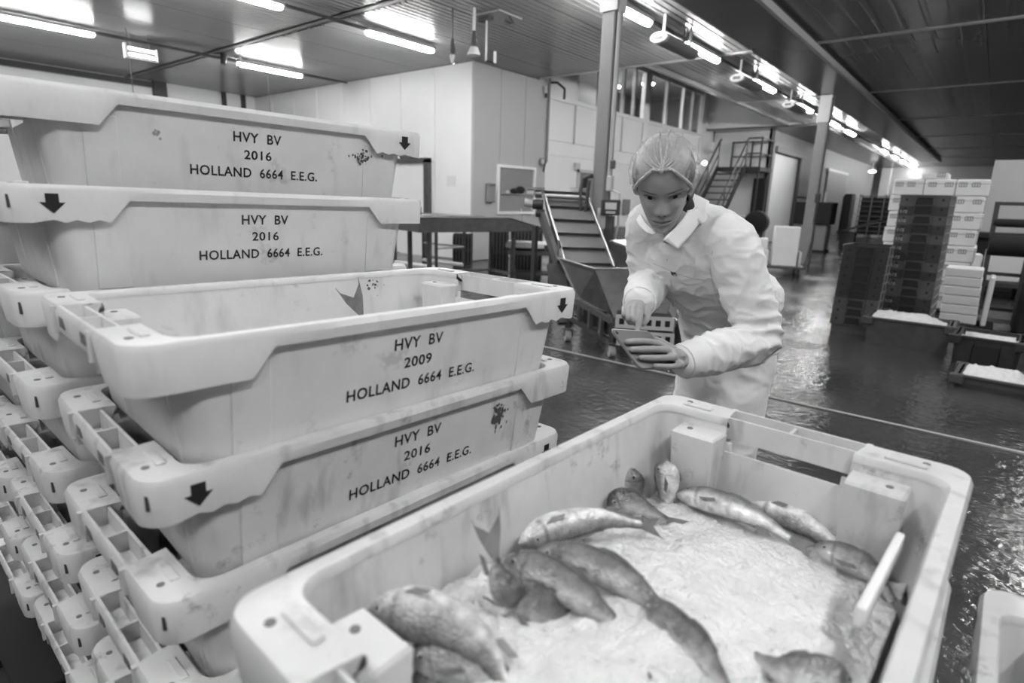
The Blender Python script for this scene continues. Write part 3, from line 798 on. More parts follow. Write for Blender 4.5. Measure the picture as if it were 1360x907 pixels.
# ================================================================ ICE AND FISH IN THE FOREGROUND CRATE
ca, sa = math.cos(AYAW), math.sin(AYAW)
def A(u, v, z=0.0):        # crate A local (u across, v along) to world, z above the floor
    return Vector((AX + u * ca - v * sa, AY + u * sa + v * ca, z))
ZB = AZ - CH
def fbm(x, y, s, seed=0.0, o=4):
    return mnoise.fractal(Vector((x * s + seed, y * s - seed, seed)), 1.0, 2.0, o)
CLUMPS = [(random.uniform(-.15, .16), random.uniform(-.30, .12), random.uniform(.012, .032), random.uniform(.004, .011)) for _ in range(34)]
def ice_height(u, v):
    f = .064 - .115 * v + .032 * math.exp(-((u - .05) / .12) ** 2 - ((v - .02) / .18) ** 2)
    f += .014 * math.exp(-((u + .14) / .09) ** 2 - ((v + .05) / .16) ** 2) + .016 * math.exp(-((u + .02) / .12) ** 2 - ((v + .17) / .12) ** 2)
    f -= .035 * math.exp(-((u + .12) / .12) ** 2 - ((v + .30) / .06) ** 2)
    f += .009 * fbm(u, v, 9, 3.1) + .006 * abs(fbm(u, v, 18, 1.7)) + .0045 * fbm(u, v, 42, 4.7) + .0022 * fbm(u, v, 110, 7.7, 2)
    for (bu, bv, br, bh) in CLUMPS:
        d2 = ((u - bu) ** 2 + (v - bv) ** 2) / (br * br)
        if d2 < 4: f += bh * math.exp(-d2 * d2)
    return f
NU, NV = 180, 300
iv, ifc = [], []
for j in range(NV + 1):
    v = -.318 + .636 * j / NV
    for i in range(NU + 1):
        u = -.180 + .360 * i / NU
        h = ice_height(u, v)
        ww = 1 + .095 * h / CH
        p = A(u * ww, v * (1 + .055 * h / CH), ZB + h); iv.append(p)
for j in range(NV):
    for i in range(NU):
        a = j * (NU + 1) + i; ifc.append((a, a + 1, a + NU + 2, a + NU + 1))
# skirt to the crate floor so that the ice is a body
edge = [i for i in range(NU + 1)] + [(j + 1) * (NU + 1) + NU for j in range(NV)] + [NV * (NU + 1) + i for i in range(NU - 1, -1, -1)] + [j * (NU + 1) for j in range(NV - 1, 0, -1)]
base = len(iv)
cen = A(0, 0, 0)
for e in edge:
    p = iv[e]; iv.append(Vector((cen.x + (p.x - cen.x) * .93, cen.y + (p.y - cen.y) * .93, ZB + .009)))
ne = len(edge)
for i in range(ne): ifc.append((edge[i], base + i, base + (i + 1) % ne, edge[(i + 1) % ne]))
ifc.append(tuple(base + i for i in range(ne)))
me = mesh_from('crushed_ice', iv, ifc); me.materials.append(M['ice'])
me.polygons.foreach_set('use_smooth', [True] * len(me.polygons))
ice = link('crushed_ice', me); tag(ice, 'mound of crushed white ice over the fish in foreground crate', 'ice', kind='stuff')
# loose ice lumps on the mound
lb = MB()
for q in range(300):
    u = random.uniform(-.16, .17); v = random.uniform(-.30, .30)
    if random.random() > .35 + .65 * math.exp(-((u - .05) / .12) ** 2): continue
    r = random.uniform(.0015, .0035)
    c = A(u, v, ZB + ice_height(u, v) + r * .15)
    lb.ball(c, r, 6, sc=(random.uniform(.8, 1.6), random.uniform(.8, 1.6), random.uniform(.6, .9)))
o = lb.build('ice_lumps', M['ice'], None, 60); tag(o, 'loose lumps of ice scattered over the foreground ice mound', 'ice', kind='stuff')

def fish_mat():
    m = bpy.data.materials.new('fish_skin'); m.use_nodes = True
    nt = m.node_tree; N = nt.nodes; L = nt.links; b = N['Principled BSDF']
    at = N.new('ShaderNodeAttribute'); at.attribute_name = 'tone'
    tc = N.new('ShaderNodeTexCoord')
    n = N.new('ShaderNodeTexNoise'); n.inputs['Scale'].default_value = 60; n.inputs['Detail'].default_value = 6
    L.new(tc.outputs['Object'], n.inputs['Vector'])
    vo = N.new('ShaderNodeTexVoronoi'); vo.inputs['Scale'].default_value = 260
    L.new(tc.outputs['Object'], vo.inputs['Vector'])
    ma = N.new('ShaderNodeMath'); ma.operation = 'MULTIPLY_ADD'; ma.inputs[1].default_value = 2.0; ma.inputs[2].default_value = .0
    L.new(n.outputs[0], ma.inputs[0])
    mx = N.new('ShaderNodeMix'); mx.data_type = 'RGBA'; mx.blend_type = 'MULTIPLY'; mx.inputs[0].default_value = 1
    cb = N.new('ShaderNodeCombineColor')
    for i in range(3): L.new(ma.outputs[0], cb.inputs[i])
    L.new(at.outputs['Color'], mx.inputs[6]); L.new(cb.outputs[0], mx.inputs[7])
    L.new(mx.outputs[2], b.inputs['Base Color'])
    b.inputs['Roughness'].default_value = .3; b.inputs['Metallic'].default_value = .15
    bp = N.new('ShaderNodeBump'); bp.inputs['Strength'].default_value = .5; bp.inputs['Distance'].default_value = .003
    L.new(vo.outputs[0], bp.inputs['Height']); L.new(bp.outputs[0], b.inputs['Normal'])
    return m
M['fish'] = fish_mat()
M['fin'] = mat('fish_fin', 0.20, 0.35, noise=.4, nscale=60)
M['eye_white'] = mat('fish_eye', 0.35, 0.2); M['pupil'] = mat('fish_pupil', 0.01, 0.1)
def spline(pts, n):
    P = [Vector(p) for p in pts]; P = [P[0] * 2 - P[1]] + P + [P[-1] * 2 - P[-2]]
    out = []; segs = len(P) - 3
    for i in range(n):
        f = i / (n - 1) * segs; s = min(int(f), segs - 1); t = f - s
        a, b, c, d = P[s:s + 4]
        out.append(.5 * ((2 * b) + (c - a) * t + (2 * a - 5 * b + 4 * c - d) * t * t + (3 * b - a - 3 * c + d) * t ** 3))
    return out
def fish(label, pts, up, H=.062, Wd=.040, dark=.10, mid=.30, light=.72, tail=True, flipdark=False, group='fish lying in the iced crate', tail_len=.040):
    """pts run from the snout to the tail root; up = direction of the back"""
    n = 34; C = spline(pts, n); up = Vector(up)
    root = thing('fish', label, 'fish', C[n // 2], 0, group)
    O = Vector(C[n // 2])
    prof = [(0, .10), (.03, .34), (.08, .58), (.15, .80), (.25, .96), (.36, 1.0), (.5, .93), (.65, .74), (.8, .48), (.92, .30), (1, .27)]
    def pf(t):
        for (a, x), (b, y) in zip(prof, prof[1:]):
            if t <= b: 
                f = (t - a) / (b - a); f = f * f * (3 - 2 * f); return x + (y - x) * f
        return prof[-1][1]
    nk = 18; vs = []; tones = []; frames = []
    for i, c in enumerate(C):
        t = i / (n - 1)
        d = (C[min(i + 1, n - 1)] - C[max(i - 1, 0)]).normalized()
        u = (up - d * up.dot(d)).normalized(); w = d.cross(u)
        h = H / 2 * pf(t); wd = Wd / 2 * pf(t) ** .9
        frames.append((Vector(c), d, u, w, h, wd))
        for k in range(nk):
            a = 2 * PI * k / nk; ca_, sa_ = math.cos(a), math.sin(a)
            vs.append(Vector(c) - O + u * (h * ca_) + w * (wd * sa_ * (1 - .25 * max(0, ca_))))
            g = ca_                                   # 1 on the back, -1 on the belly
            tone = dark + (mid - dark) * smooth01(.95, .25, g) if g > .25 else mid + (light - mid) * smooth01(.25, -.45, g)
            if t < .2: tone *= .72 + .28 * smooth01(.02, .2, t)
            if .205 < t < .235 and abs(g) < .8: tone *= .55           # gill cover edge
            stripe = .5 + .5 * math.sin(g * 26)
            if g > -.3: tone *= .86 + .14 * stripe
            tones.append(tone)
    fs = []
    for i in range(n - 1):
        for k in range(nk): fs.append((i * nk + k, i * nk + (k + 1) % nk, (i + 1) * nk + (k + 1) % nk, (i + 1) * nk + k))
    fs.append(tuple(range(nk))); fs.append(tuple((n - 1) * nk + k for k in range(nk))[::-1])
    me = mesh_from('fish_body', vs, fs); me.materials.append(M['fish'])
    ca_ = me.color_attributes.new('tone', 'FLOAT_COLOR', 'POINT')
    ca_.data.foreach_set('color', np.array([(x, x, x, 1) for x in tones]).ravel())
    me.polygons.foreach_set('use_smooth', [True] * len(me.polygons))
    bm = bmesh.new(); bm.from_mesh(me); bmesh.ops.recalc_face_normals(bm, faces=bm.faces); bm.to_mesh(me); bm.free()
    link('body', me, root)
    def fin(name, poly, w, th=.0016):
        a = [p - O + w * th / 2 for p in poly]; b_ = [p - O - w * th / 2 for p in poly]; m_ = len(poly)
        mb = MB(); mb.add(a + b_, [tuple(range(m_)), tuple(range(m_, 2 * m_))[::-1]] + [(i, (i + 1) % m_, m_ + (i + 1) % m_, m_ + i) for i in range(m_)])
        return mb.build(name, M['fin'], root)
    if tail:
        c, d, u, w, h, wd = frames[-1]; T = tail_len
        fin('tail_fin', [c + u * h * .8, c + d * T * .5 + u * T * .26, c + d * T + u * T * .36, c + d * T * .82 + u * T * .3, c + d * T * .55, c + d * T * .82 - u * T * .3, c + d * T - u * T * .36, c + d * T * .5 - u * T * .26, c - u * h * .8], w)
    pts_f = [frames[i][0] + frames[i][2] * (frames[i][4] * .9) for i in range(13, 25, 2)]
    top = [frames[i][0] + frames[i][2] * (frames[i][4] * .95 + H * (.10 if i < 20 else .05)) for i in range(23, 13, -2)]
    fin('dorsal_fin', pts_f + top, frames[16][3])
    c, d, u, w, h, wd = frames[24]
    fin('anal_fin', [c - u * h * .9, c + d * .02 - u * h * .95, c + d * .026 - u * (h + H * .1), c + d * .004 - u * (h + H * .12)], w)
    for sgn in (1, -1):
        c, d, u, w, h, wd = frames[8]
        b0 = c + w * sgn * wd * .93 - u * h * .42
        fin('pectoral_fin', [b0, b0 + d * .024 + w * sgn * .004 + u * .001, b0 + d * .027 + w * sgn * .004 - u * .003, b0 + d * .010 - u * .005 + w * sgn * .001], u, .001)
        c, d, u, w, h, wd = frames[4]
        e = MB().ball(c - O + w * sgn * wd * .80 + u * h * .30, H * .085, 10).build('eye', M['eye_white'], root, 40)
        MB().ball(c - O + w * sgn * (wd * .80 + H * .035) + u * h * .30, H * .058, 8).build('pupil', M['pupil'], e, 40)
    return root
U = (0, 0, 1)
fish('grey mottled fish nearest the lens, curved over the near left corner', [(-0.394, 0.285, 0.948), (-0.359, 0.301, 0.956), (-0.319, 0.321, 0.950), (-0.285, 0.329, 0.935), (-0.260, 0.327, 0.915)], (.35, -.6, -.35), H=.050, Wd=.042, dark=.16, mid=.30, light=.62)
fish('dark fish partly under the nearest mottled fish', [(-0.338, 0.287, 0.925), (-0.317, 0.309, 0.930), (-0.281, 0.329, 0.920), (-0.247, 0.342, 0.900)], (-.2, .3, .8), H=.045, Wd=.036, dark=.12, mid=.24, light=.5)
fish('second dark fish low in the near corner by the block', [(-0.335, 0.286, 0.905), (-0.314, 0.315, 0.908), (-0.278, 0.338, 0.895), (-0.239, 0.344, 0.880)], (-.2, .3, .8), H=.042, Wd=.034, dark=.12, mid=.28, light=.5)
fish('dark fish with head toward left wall, beside the upright tail', [(-0.353, 0.433, 0.942), (-0.308, 0.444, 0.944), (-0.258, 0.455, 0.930), (-0.211, 0.469, 0.900)], (-.2, .5, .8), H=.042, Wd=.036, dark=.10, mid=.22, light=.55)
fish('dark fish lying right of the upright tail, ice on its side', [(-0.340, 0.466, 0.940), (-0.291, 0.491, 0.943), (-0.231, 0.501, 0.936), (-0.178, 0.513, 0.900)], (-.2, .5, .8), H=.040, Wd=.034, dark=.10, mid=.22, light=.55)
fish('fish standing head down at left wall, tail fin up', [(-0.306, 0.409, 0.930), (-0.316, 0.398, 0.945), (-0.328, 0.397, 0.957), (-0.340, 0.404, 0.968)], (.7, .2, .2), H=.036, Wd=.030, dark=.08, mid=.16, light=.4, tail_len=.05)
fish('grey fish head poking up at the left wall below the tail', [(-0.313, 0.412, 0.938), (-0.299, 0.413, 0.932), (-0.283, 0.432, 0.915), (-0.269, 0.479, 0.880)], (.2, .3, .9), H=.046, Wd=.038, dark=.10, mid=.20, light=.5)
fish('pale bellied fish along the left wall, belly up', [(-0.381, 0.498, 0.922), (-0.366, 0.548, 0.926), (-0.336, 0.608, 0.924), (-0.302, 0.663, 0.905)], (.3, -.5, -.6), H=.040, Wd=.034, dark=.12, mid=.35, light=.78)
fish('silver fish standing head up in the far corner', [(-0.349, 0.840, 0.920), (-0.347, 0.845, 0.897), (-0.345, 0.850, 0.861), (-0.342, 0.860, 0.809)], (-.9, .2, 0), H=.046, Wd=.034, dark=.14, mid=.4, light=.8)
fish('dark headed fish leaning in the far left corner', [(-0.389, 0.800, 0.910), (-0.390, 0.800, 0.885), (-0.393, 0.800, 0.850), (-0.397, 0.800, 0.800)], (.8, .4, 0), H=.050, Wd=.036, dark=.10, mid=.25, light=.6)
fish('small dark fish below the leaning fish in the far corner', [(-0.381, 0.713, 0.882), (-0.367, 0.732, 0.888), (-0.341, 0.742, 0.885), (-0.308, 0.766, 0.865)], (-.2, .3, .9), H=.040, Wd=.034, dark=.08, mid=.18, light=.5)
fish('long grey fish along the far wall, left half', [(-0.329, 0.848, 0.868), (-0.273, 0.855, 0.874), (-0.207, 0.849, 0.876), (-0.150, 0.840, 0.866)], (-.1, .6, .4), H=.042, Wd=.034, dark=.12, mid=.34, light=.74)
fish('pale fish along the far wall under the handle block', [(-0.239, 0.901, 0.862), (-0.175, 0.892, 0.870), (-0.124, 0.876, 0.870), (-0.075, 0.856, 0.858)], (.1, -.5, -.5), H=.042, Wd=.034, dark=.14, mid=.4, light=.78)
fish('dark fish in the far right corner beside the white strip', [(-0.118, 0.827, 0.872), (-0.076, 0.824, 0.876), (-0.041, 0.808, 0.874), (-0.015, 0.777, 0.865)], (-.1, .4, .8), H=.036, Wd=.032, dark=.12, mid=.28, light=.6)
fish('dark fish in the ice at lower middle, near lens', [(-0.212, 0.501, 0.925), (-0.171, 0.472, 0.934), (-0.137, 0.461, 0.928), (-0.107, 0.464, 0.900)], (-.3, .4, .7), H=.040, Wd=.034, dark=.10, mid=.22, light=.6)
fish('grey fish half buried in ice, lowest in the middle', [(-0.194, 0.444, 0.905), (-0.171, 0.434, 0.922), (-0.146, 0.437, 0.915), (-0.114, 0.440, 0.890)], (-.3, .4, .7), H=.036, Wd=.032, dark=.10, mid=.24, light=.6)
fish('grey fish tail end at bottom edge right of middle', [(-0.029, 0.538, 0.915), (-0.051, 0.521, 0.922), (-0.079, 0.505, 0.920), (-0.110, 0.524, 0.905)], (0, .5, .7), H=.034, Wd=.030, dark=.12, mid=.28, light=.6)
fish('dark fish with tail raised inside the 2009 crate', [(-0.945, 0.748, 1.005), (-0.955, 0.733, 1.031), (-0.962, 0.718, 1.061), (-0.968, 0.709, 1.088)], (.1, .9, .2), H=.032, Wd=.026, dark=.10, mid=.18, light=.4, tail_len=.075, group='fish left in the 2009 crate')
# white strip leaning on the right wall inside the crate
sp = MB(); sp.bar((-.024, .81, .930), (-.036, .60, .940), .010, .024)
o = sp.build('plastic_strip', M['white_plastic']); bm_ = o.modifiers.new('bevel', 'BEVEL'); bm_.width = .003; bm_.segments = 2
tag(o, 'white plastic strip leaning on right wall inside fish crate', 'strip')
# ================================================================ MIDDLE GROUND
# stainless sorting table (trough), long axis turned a little from the room
dx, dy = .275, .962
def tbl(u, w, z): return (-5.70 + dx * u - dy * w, 6.90 + dy * u + dx * w, z)   # u along (0 = start of the sloped end), w away from the near face
tb = thing('sorting_table', 'long steel sorting table with deep apron behind the crates', 'table', tbl(-.8, .4, 0))
O = Vector(tb.location)
def tp(u, w, z): p = Vector(tbl(u, w, z)) - O; return p
def slab(mb, a, b, c, d, th):
    a, b, c, d = map(Vector, (a, b, c, d)); n = (b - a).cross(d - a).normalized() * th
    mb.add([a, b, c, d, a + n, b + n, c + n, d + n], [(0, 1, 2, 3), (7, 6, 5, 4), (0, 4, 5, 1), (1, 5, 6, 2), (2, 6, 7, 3), (3, 7, 4, 0)])
    return mb
s1 = MB()
slab(s1, tp(-1.5, 0, .84), tp(0, 0, .84), tp(0, 0, 1.04), tp(-1.5, 0, 1.04), .012)
slab(s1, tp(0, 0, .84), tp(.62, 0, .86), tp(.62, 0, .90), tp(0, 0, 1.04), .012)
s1.build('apron', M['steel_dark'], tb)
s2 = MB(); slab(s2, tp(-1.5, .8, .84), tp(0, .8, .84), tp(0, .8, 1.04), tp(-1.5, .8, 1.04), .012); slab(s2, tp(0, .8, .84), tp(.62, .8, .86), tp(.62, .8, .90), tp(0, .8, 1.04), .012)
s2.build('apron', M['steel'], tb)
s3 = MB(); slab(s3, tp(-1.5, 0, .84), tp(-1.5, .8, .84), tp(-1.5, .8, 1.04), tp(-1.5, 0, 1.04), .012); s3.build('end_plate', M['steel_dark'], tb)
s4 = MB(); slab(s4, tp(-1.5, 0, .88), tp(.62, 0, .86), tp(.62, .8, .86), tp(-1.5, .8, .88), .01); s4.build('table_top', M['steel'], tb)
s5 = MB(); s5.tube([tp(-1.5, -.01, 1.045), tp(0, -.01, 1.045), tp(.62, -.01, .905)], .014, 8); s5.build('edge_roll', M['steel'], tb, 40)
s6 = MB(); s6.tube([tp(-1.5, .81, 1.045), tp(0, .81, 1.045), tp(.62, .81, .905)], .014, 8); s6.build('edge_roll', M['steel'], tb, 40)
for u in (-1.3, .15):
    for w in (.08, .72):
        MB().bar(tp(u, w, 0), tp(u, w, .86), .05, .05).build('leg', M['steel_dark'], tb)
for a, b in (((-1.3, .08), (-1.3, .72)), ((.15, .08), (.15, .72)), ((-1.3, .72), (.15, .72))):
    MB().bar(tp(*a, .18), tp(*b, .18), .04, .04).build('stretcher', M['steel'], tb)
# second steel table behind it
t2 = thing('steel_table', 'steel table with tube frame standing left behind the sorting table', 'table', (-8.0, 7.4, 0))
MB().span(-.6, .6, -.4, .4, .98, 1.02, b=.006).build('table_top', M['steel_dark'], t2)
for x in (-.55, .55):
    for y in (-.35, .35): MB().span(x - .02, x + .02, y - .02, y + .02, 0, .98).build('leg', M['steel_dark'], t2)
for y in (-.35, .35): MB().tube([(-.55, y, .12), (.55, y, .12)], .035, 8).build('stretcher', M['white_plastic'], t2, 40)
MB().tube([(.55, -.35, .45), (.55, .35, .45)], .018, 8).build('stretcher', M['steel'], t2, 40)
MB().tube([(-.55, .35, .45), (.55, .35, .45)], .02, 8).build('stretcher', M['steel'], t2, 40)
# dark slotted crates standing on end below the tables
def slotted(x, y, w, d, h, label, rz=0.0, rows=1, group='dark slotted crates under the tables'):
    t = thing('slotted_crate', label, 'crate', (x, y, 0), rz, group)
    MB().span(-w / 2, w / 2, -d / 2 + .012, d / 2, 0, h).build('body', M['hole'], t)
    n = max(3, int(w / .06))
    for zz in [.03] + [h * i / (rows + 1) for i in range(1, rows + 1)] + [h - .03]: MB().span(-w / 2, w / 2, -d / 2, -d / 2 + .02, zz - .03, zz + .03).build('rail', M['black_plastic'], t)
    for i in range(n + 1):
        xx = -w / 2 + w * i / n
        MB().span(xx - .009, xx + .009, -d / 2 - .006, -d / 2 + .016, .04, h - .04).build('slat', M['grey_plastic'], t)
    return t
slotted(-8.25, 8.55, .36, .34, .62, 'dark tall crate standing alone below the sorting table', .65)
slotted(-6.9, 8.1, .30, .40, .80, 'dark slotted crate just right of the middle table leg', .6, 1)
slotted(-6.5, 8.4, .55, .40, .80, 'wide dark slotted crate between the two right table legs', .6, 1)
# small bench to the right of the table
bn = thing('work_bench', 'low pale topped bench partly hidden by right table legs', 'bench', (-5.85, 7.75, 0), .62)
MB().span(-.45, .45, -.3, .3, .56, .64, b=.012).build('bench_top', M['trim'], bn)
MB().span(-.42, .42, -.27, .27, .45, .52).build('apron', M['steel_dark'], bn)
for x in (-.36, .36):
    for y in (-.22, .22): MB().bar((x, y, .5), (x * .92, y, 0), .07, .05).build('leg', M['paint_grey'], bn)
MB().span(-.36, .36, -.2, .2, .12, .15).build('shelf', M['dark_metal'], bn)
for i, (x, y, h) in enumerate(((-5.35, 8.35, .75), (-5.0, 8.1, .72))):
    slotted(x, y, .42, .35, h, ['dark slotted crate behind the pale topped bench', 'dark slotted crate between the bench and conveyor stand'][i], .62, 1)

# conveyor with hopper
cv = thing('conveyor', 'steel incline conveyor with cleated belt and wide hopper behind the woman', 'conveyor', (-2.75, 4.65, 0))
CO = Vector(cv.location)
def cb_(name, mb, m, smooth=None, parent=cv): 
    mb.v = [tuple(Vector(p) - CO) for p in mb.v]
    return mb.build(name, M[m], parent, smooth)
BL, BR, TL, TR = Vector((-3.223, 4.812, 0.706)), Vector((-2.801, 5.023, 0.716)), Vector((-4.056, 5.517, 1.423)), Vector((-3.617, 5.736, 1.411))
nb = (BR - BL).cross(TL - BL).normalized()
if nb.z < 0: nb = -nb
sink = nb * .10
mb = MB(); slab(mb, BL - sink, BR - sink, TR - sink, TL - sink, -.05); belt = cb_('belt', mb, 'belt')
for i in range(5):
    f = .10 + .19 * i
    a = BL.lerp(TL, f) - sink; b = BR.lerp(TR, f) - sink
    mb = MB(); mb.add([a, b, b + nb * .032, a + nb * .032, a + (TL - BL).normalized() * .012, b + (TL - BL).normalized() * .012, b + nb * .03 + (TL - BL).normalized() * .012, a + nb * .03 + (TL - BL).normalized() * .012],
        [(0, 1, 2, 3), (7, 6, 5, 4), (0, 4, 5, 1), (1, 5, 6, 2), (2, 6, 7, 3), (3, 7, 4, 0)])
    cb_('cleat', mb, 'steel_dark')
lat = (BR - BL).normalized()
for p0, p1, s in ((BL, TL, -1), (BR, TR, 1)):
    mb = MB(); slab(mb, p0 - sink * 2.2, p1 - sink * 2.2, p1, p0, .012); cb_('side_guard', mb, 'steel')
    mb = MB(); mb.tube([p0, p1], .011, 8); cb_('guard_edge', mb, 'steel', 40)
mb = MB(); slab(mb, TL - sink * .9, TR - sink * .9, TR + nb * .02, TL + nb * .02, .01); cb_('top_plate', mb, 'steel')
mb = MB(); slab(mb, TL.lerp(TR, .62) + nb * .01, TR + nb * .02, TR + Vector((0, 0, .06)), TL.lerp(TR, .62) + Vector((0, 0, .05)), .01); cb_('top_flap', mb, 'steel')
mb = MB(); mb.tube([TL.lerp(BL, .06) + nb * .0, TR.lerp(BR, .06) + nb * .0], .016, 10); cb_('roller', mb, 'white_plastic', 40)
# drive motors at the upper left
md = MB()
for k, (u, v) in enumerate(((705, 258), (717, 256), (702, 271), (713, 268), (716, 280))):
    pass
for q, (a, b, r, m) in enumerate((((-.08, -.05, -.03), (-.01, -.01, -.03), .045, 'steel'), ((-.16, -.10, -.02), (-.09, -.06, -.03), .05, 'trim'), ((-.18, -.11, -.13), (-.10, -.06, -.14), .045, 'trim'), ((-.10, -.06, -.15), (0, 0, -.15), .055, 'dark_metal'), ((-.06, -.04, -.24), (.02, .0, -.25), .05, 'dark_metal'))):
    mb = MB(); mb.tube([TL + Vector(a), TL + Vector(b)], r, 12); cb_('motor', mb, m, 40)
mb = MB(); mb.box(TL + Vector((-.08, -.05, .03)), (.22, .1, .02), .62); cb_('motor_cover', mb, 'steel')
# support frame under the head of the conveyor
for p in ((-4.141, 5.497, 1.030), (-3.978, 5.630, 1.036)):
    mb = MB(); mb.bar((p[0], p[1], 0), p, .05, .05); cb_('leg', mb, 'steel_dark')
mb = MB(); mb.bar(Vector((-4.079, 5.522, 1.161)), Vector((-3.366, 4.889, 0.688)), .05, .12); cb_('side_beam', mb, 'steel_dark')
mb = MB(); mb.bar(Vector((-3.858, 5.321, 0.798)), Vector((-3.645, 5.365, 0.812)), .05, .07); cb_('cross_beam', mb, 'dark_metal')
mb = MB(); mb.bar(Vector((-3.396, 4.864, 0.687)), Vector((-3.040, 4.591, 0.171)), .16, .06); cb_('leg', mb, 'steel_dark')
# hopper: four sloping plates with a rolled edge
h1, h2, h3, h4 = Vector((-3.339, 4.830, 0.770)), Vector((-2.736, 4.552, 0.735)), Vector((-2.068, 4.905, 0.774)), Vector((-2.599, 5.344, 0.795))
b1, b2, b3, b4 = Vector((-2.943, 4.615, 0.417)), Vector((-2.457, 4.474, 0.322)), Vector((-2.066, 4.668, 0.354)), Vector((-2.504, 4.847, 0.448))
for a, b, c, d in ((h1, h2, b2, b1), (h2, h3, b3, b2), (h3, h4, b4, b3)):
    mb = MB(); slab(mb, a, b, c, d, .008); cb_('hopper_plate', mb, 'steel_dark')
mb = MB(); slab(mb, b1, b2, b3, b4, .008); cb_('hopper_floor', mb, 'steel_dark')
mb = MB(); mb.tube([BL, h1, h2, h3, h4], .010, 8); cb_('hopper_edge', mb, 'steel', 40)
kk = Vector((-3.339, 4.829, 0.934)); mb = MB(); slab(mb, h1, BL, BL.lerp(TL, .22), kk, .008); cb_('hopper_cheek', mb, 'steel')
mb = MB(); mb.tube([h1, kk, BL.lerp(TL, .24)], .010, 8); cb_('hopper_edge', mb, 'steel', 40)
# lower frame with casters
f1, f2, f3 = Vector((-3.029, 4.615, 0.428)), Vector((-2.424, 4.404, 0.310)), Vector((-1.941, 4.670, 0.334))
f4 = f1 + (f3 - f2)
for a, b in ((f1, f2), (f2, f3), (f3, f4), (f4, f1)):
    mb = MB(); mb.bar(a, b, .03, .05); cb_('frame_rail', mb, 'steel')
    lo = Vector((0, 0, -.19))
    mb = MB(); mb.bar(a + lo, b + lo, .03, .05); cb_('frame_rail', mb, 'steel_dark')
for p in (f1, f2, f3, f4):
    mb = MB(); mb.bar((p.x, p.y, .13), p, .05, .05); cb_('leg', mb, 'steel_dark')
    mb = MB(); mb.box((p.x, p.y, .125), (.11, .07, .012)); cb_('caster_plate', mb, 'steel')
    mb = MB(); mb.tube([(p.x - .02, p.y - .02, .05), (p.x + .02, p.y + .02, .05)], .05, 16); cb_('caster_wheel', mb, 'rubber', 40)
    mb = MB(); mb.bar((p.x - .035, p.y - .02, .045), (p.x - .03, p.y - .01, .12), .008, .03).bar((p.x + .035, p.y + .02, .045), (p.x + .03, p.y + .01, .12), .008, .03); cb_('caster_fork', mb, 'steel')
for f, z in ((.25, -.09), (.5, -.09), (.75, -.09)):
    p = f1.lerp(f2, f); mb = MB(); mb.box((p.x, p.y, p.z + z), (.035, .05, .18), .9); cb_('frame_bracket', mb, 'steel')
p = f1.lerp(f2, .72); mb = MB(); mb.tube([(p.x + .06, p.y + .02, p.z - .12), (p.x + .16, p.y + .16, p.z - .12)], .055, 12); cb_('gear_motor', mb, 'dark_metal', 40)
p = f1.lerp(f2, .4); mb = MB(); mb.box((p.x + .1, p.y + .12, p.z - .09), (.36, .2, .17), -.5); cb_('gear_box', mb, 'dark_metal')
# pale perforated crates set inside the frame front
def vented(p0, p1, z0, z1, n, label):
    p0, p1 = Vector(p0), Vector(p1); a = math.atan2(p1.y - p0.y, p1.x - p0.x); L_ = (p1 - p0).length
    t = thing('vented_crate', label, 'crate', (p0.x, p0.y, z0), a, 'pale vented crates below the hopper')
    h = z1 - z0; w = L_ / n
    for i in range(n + 1): MB().span(i * w - .016, i * w + .016, 0, .012, .0, h).build('upright', M['trim'], t)
    for zz in (.0, h - .03): MB().span(0, L_, -.001, .013, zz, zz + .03).build('rim', M['trim'], t)
    MB().span(0, L_, .013, .3, 0, h).build('interior', M['hole'], t)
vented((-2.346, 4.324, 0.360), (-1.952, 4.551, 0.362), .285, .40, 6, 'upper pale vented crate with dark square holes below hopper')
vented((-2.314, 4.311, 0.236), (-1.930, 4.530, 0.240), .14, .270, 6, 'lower pale vented crate with dark holes behind the tablet')
# control box on a post beside the conveyor
k = thing('control_box', 'small dark control box with bright screen right of conveyor head', 'control box', (-3.218, 5.594, 1.075))
k.location.z = 0
MB().bar((0, 0, 0), (0, 0, 1.18), .08, .08).build('post', M['steel_dark'], k)
MB().box((.03, -.05, 1.27), (.20, .07, .16), .7, b=.01).build('case', M['dark_metal'], k)
MB().box((.045, -.075, 1.285), (.12, .035, .07), .7).build('display', M['white_plastic'], k)
MB().box((.05, -.08, 1.22), (.10, .03, .025), .7).build('button_row', M['trim'], k)
MB().box((-.08, -.02, 1.15), (.10, .10, .22), .7, b=.008).build('junction_box', M['trim'], k)
# second hopper in bright steel, and a wash trough behind
k = thing('feed_chute', 'bright steel feed chute between the conveyor and the woman', 'chute', (-2.950, 5.376, 0.748))
KO = Vector(k.location)
q = [Vector(p) - KO for p in ((-3.113, 5.433, 0.928), (-2.896, 5.585, 0.850), (-2.715, 5.403, 0.652), (-2.859, 5.163, 0.678))]
mb = MB(); slab(mb, *q, .01); mb.build('plate', M['steel'], k)
q2 = [q[0], q[1], q[1] + Vector((.05, .3, 0)), q[0] + Vector((.05, .3, 0))]
mb = MB(); slab(mb, *q2, .01); mb.build('plate', M['steel'], k)
mb = MB(); mb.bar(Vector((0, .1, -.1)), Vector((0, .1, -KO.z)), .05, .05); mb.build('leg', M['steel_dark'], k)
k = thing('wash_trough', 'grey steel trough on legs behind the conveyor, below wall dispenser', 'trough', (-5.2, 9.6, 0), .3)
MB().span(-.7, .7, -.3, .3, .62, .90, b=.01).build('basin', M['steel'], k)
for x in (-.6, .6): MB().span(x - .03, x + .03, -.25, .25, 0, .62).build('leg', M['steel_dark'], k)
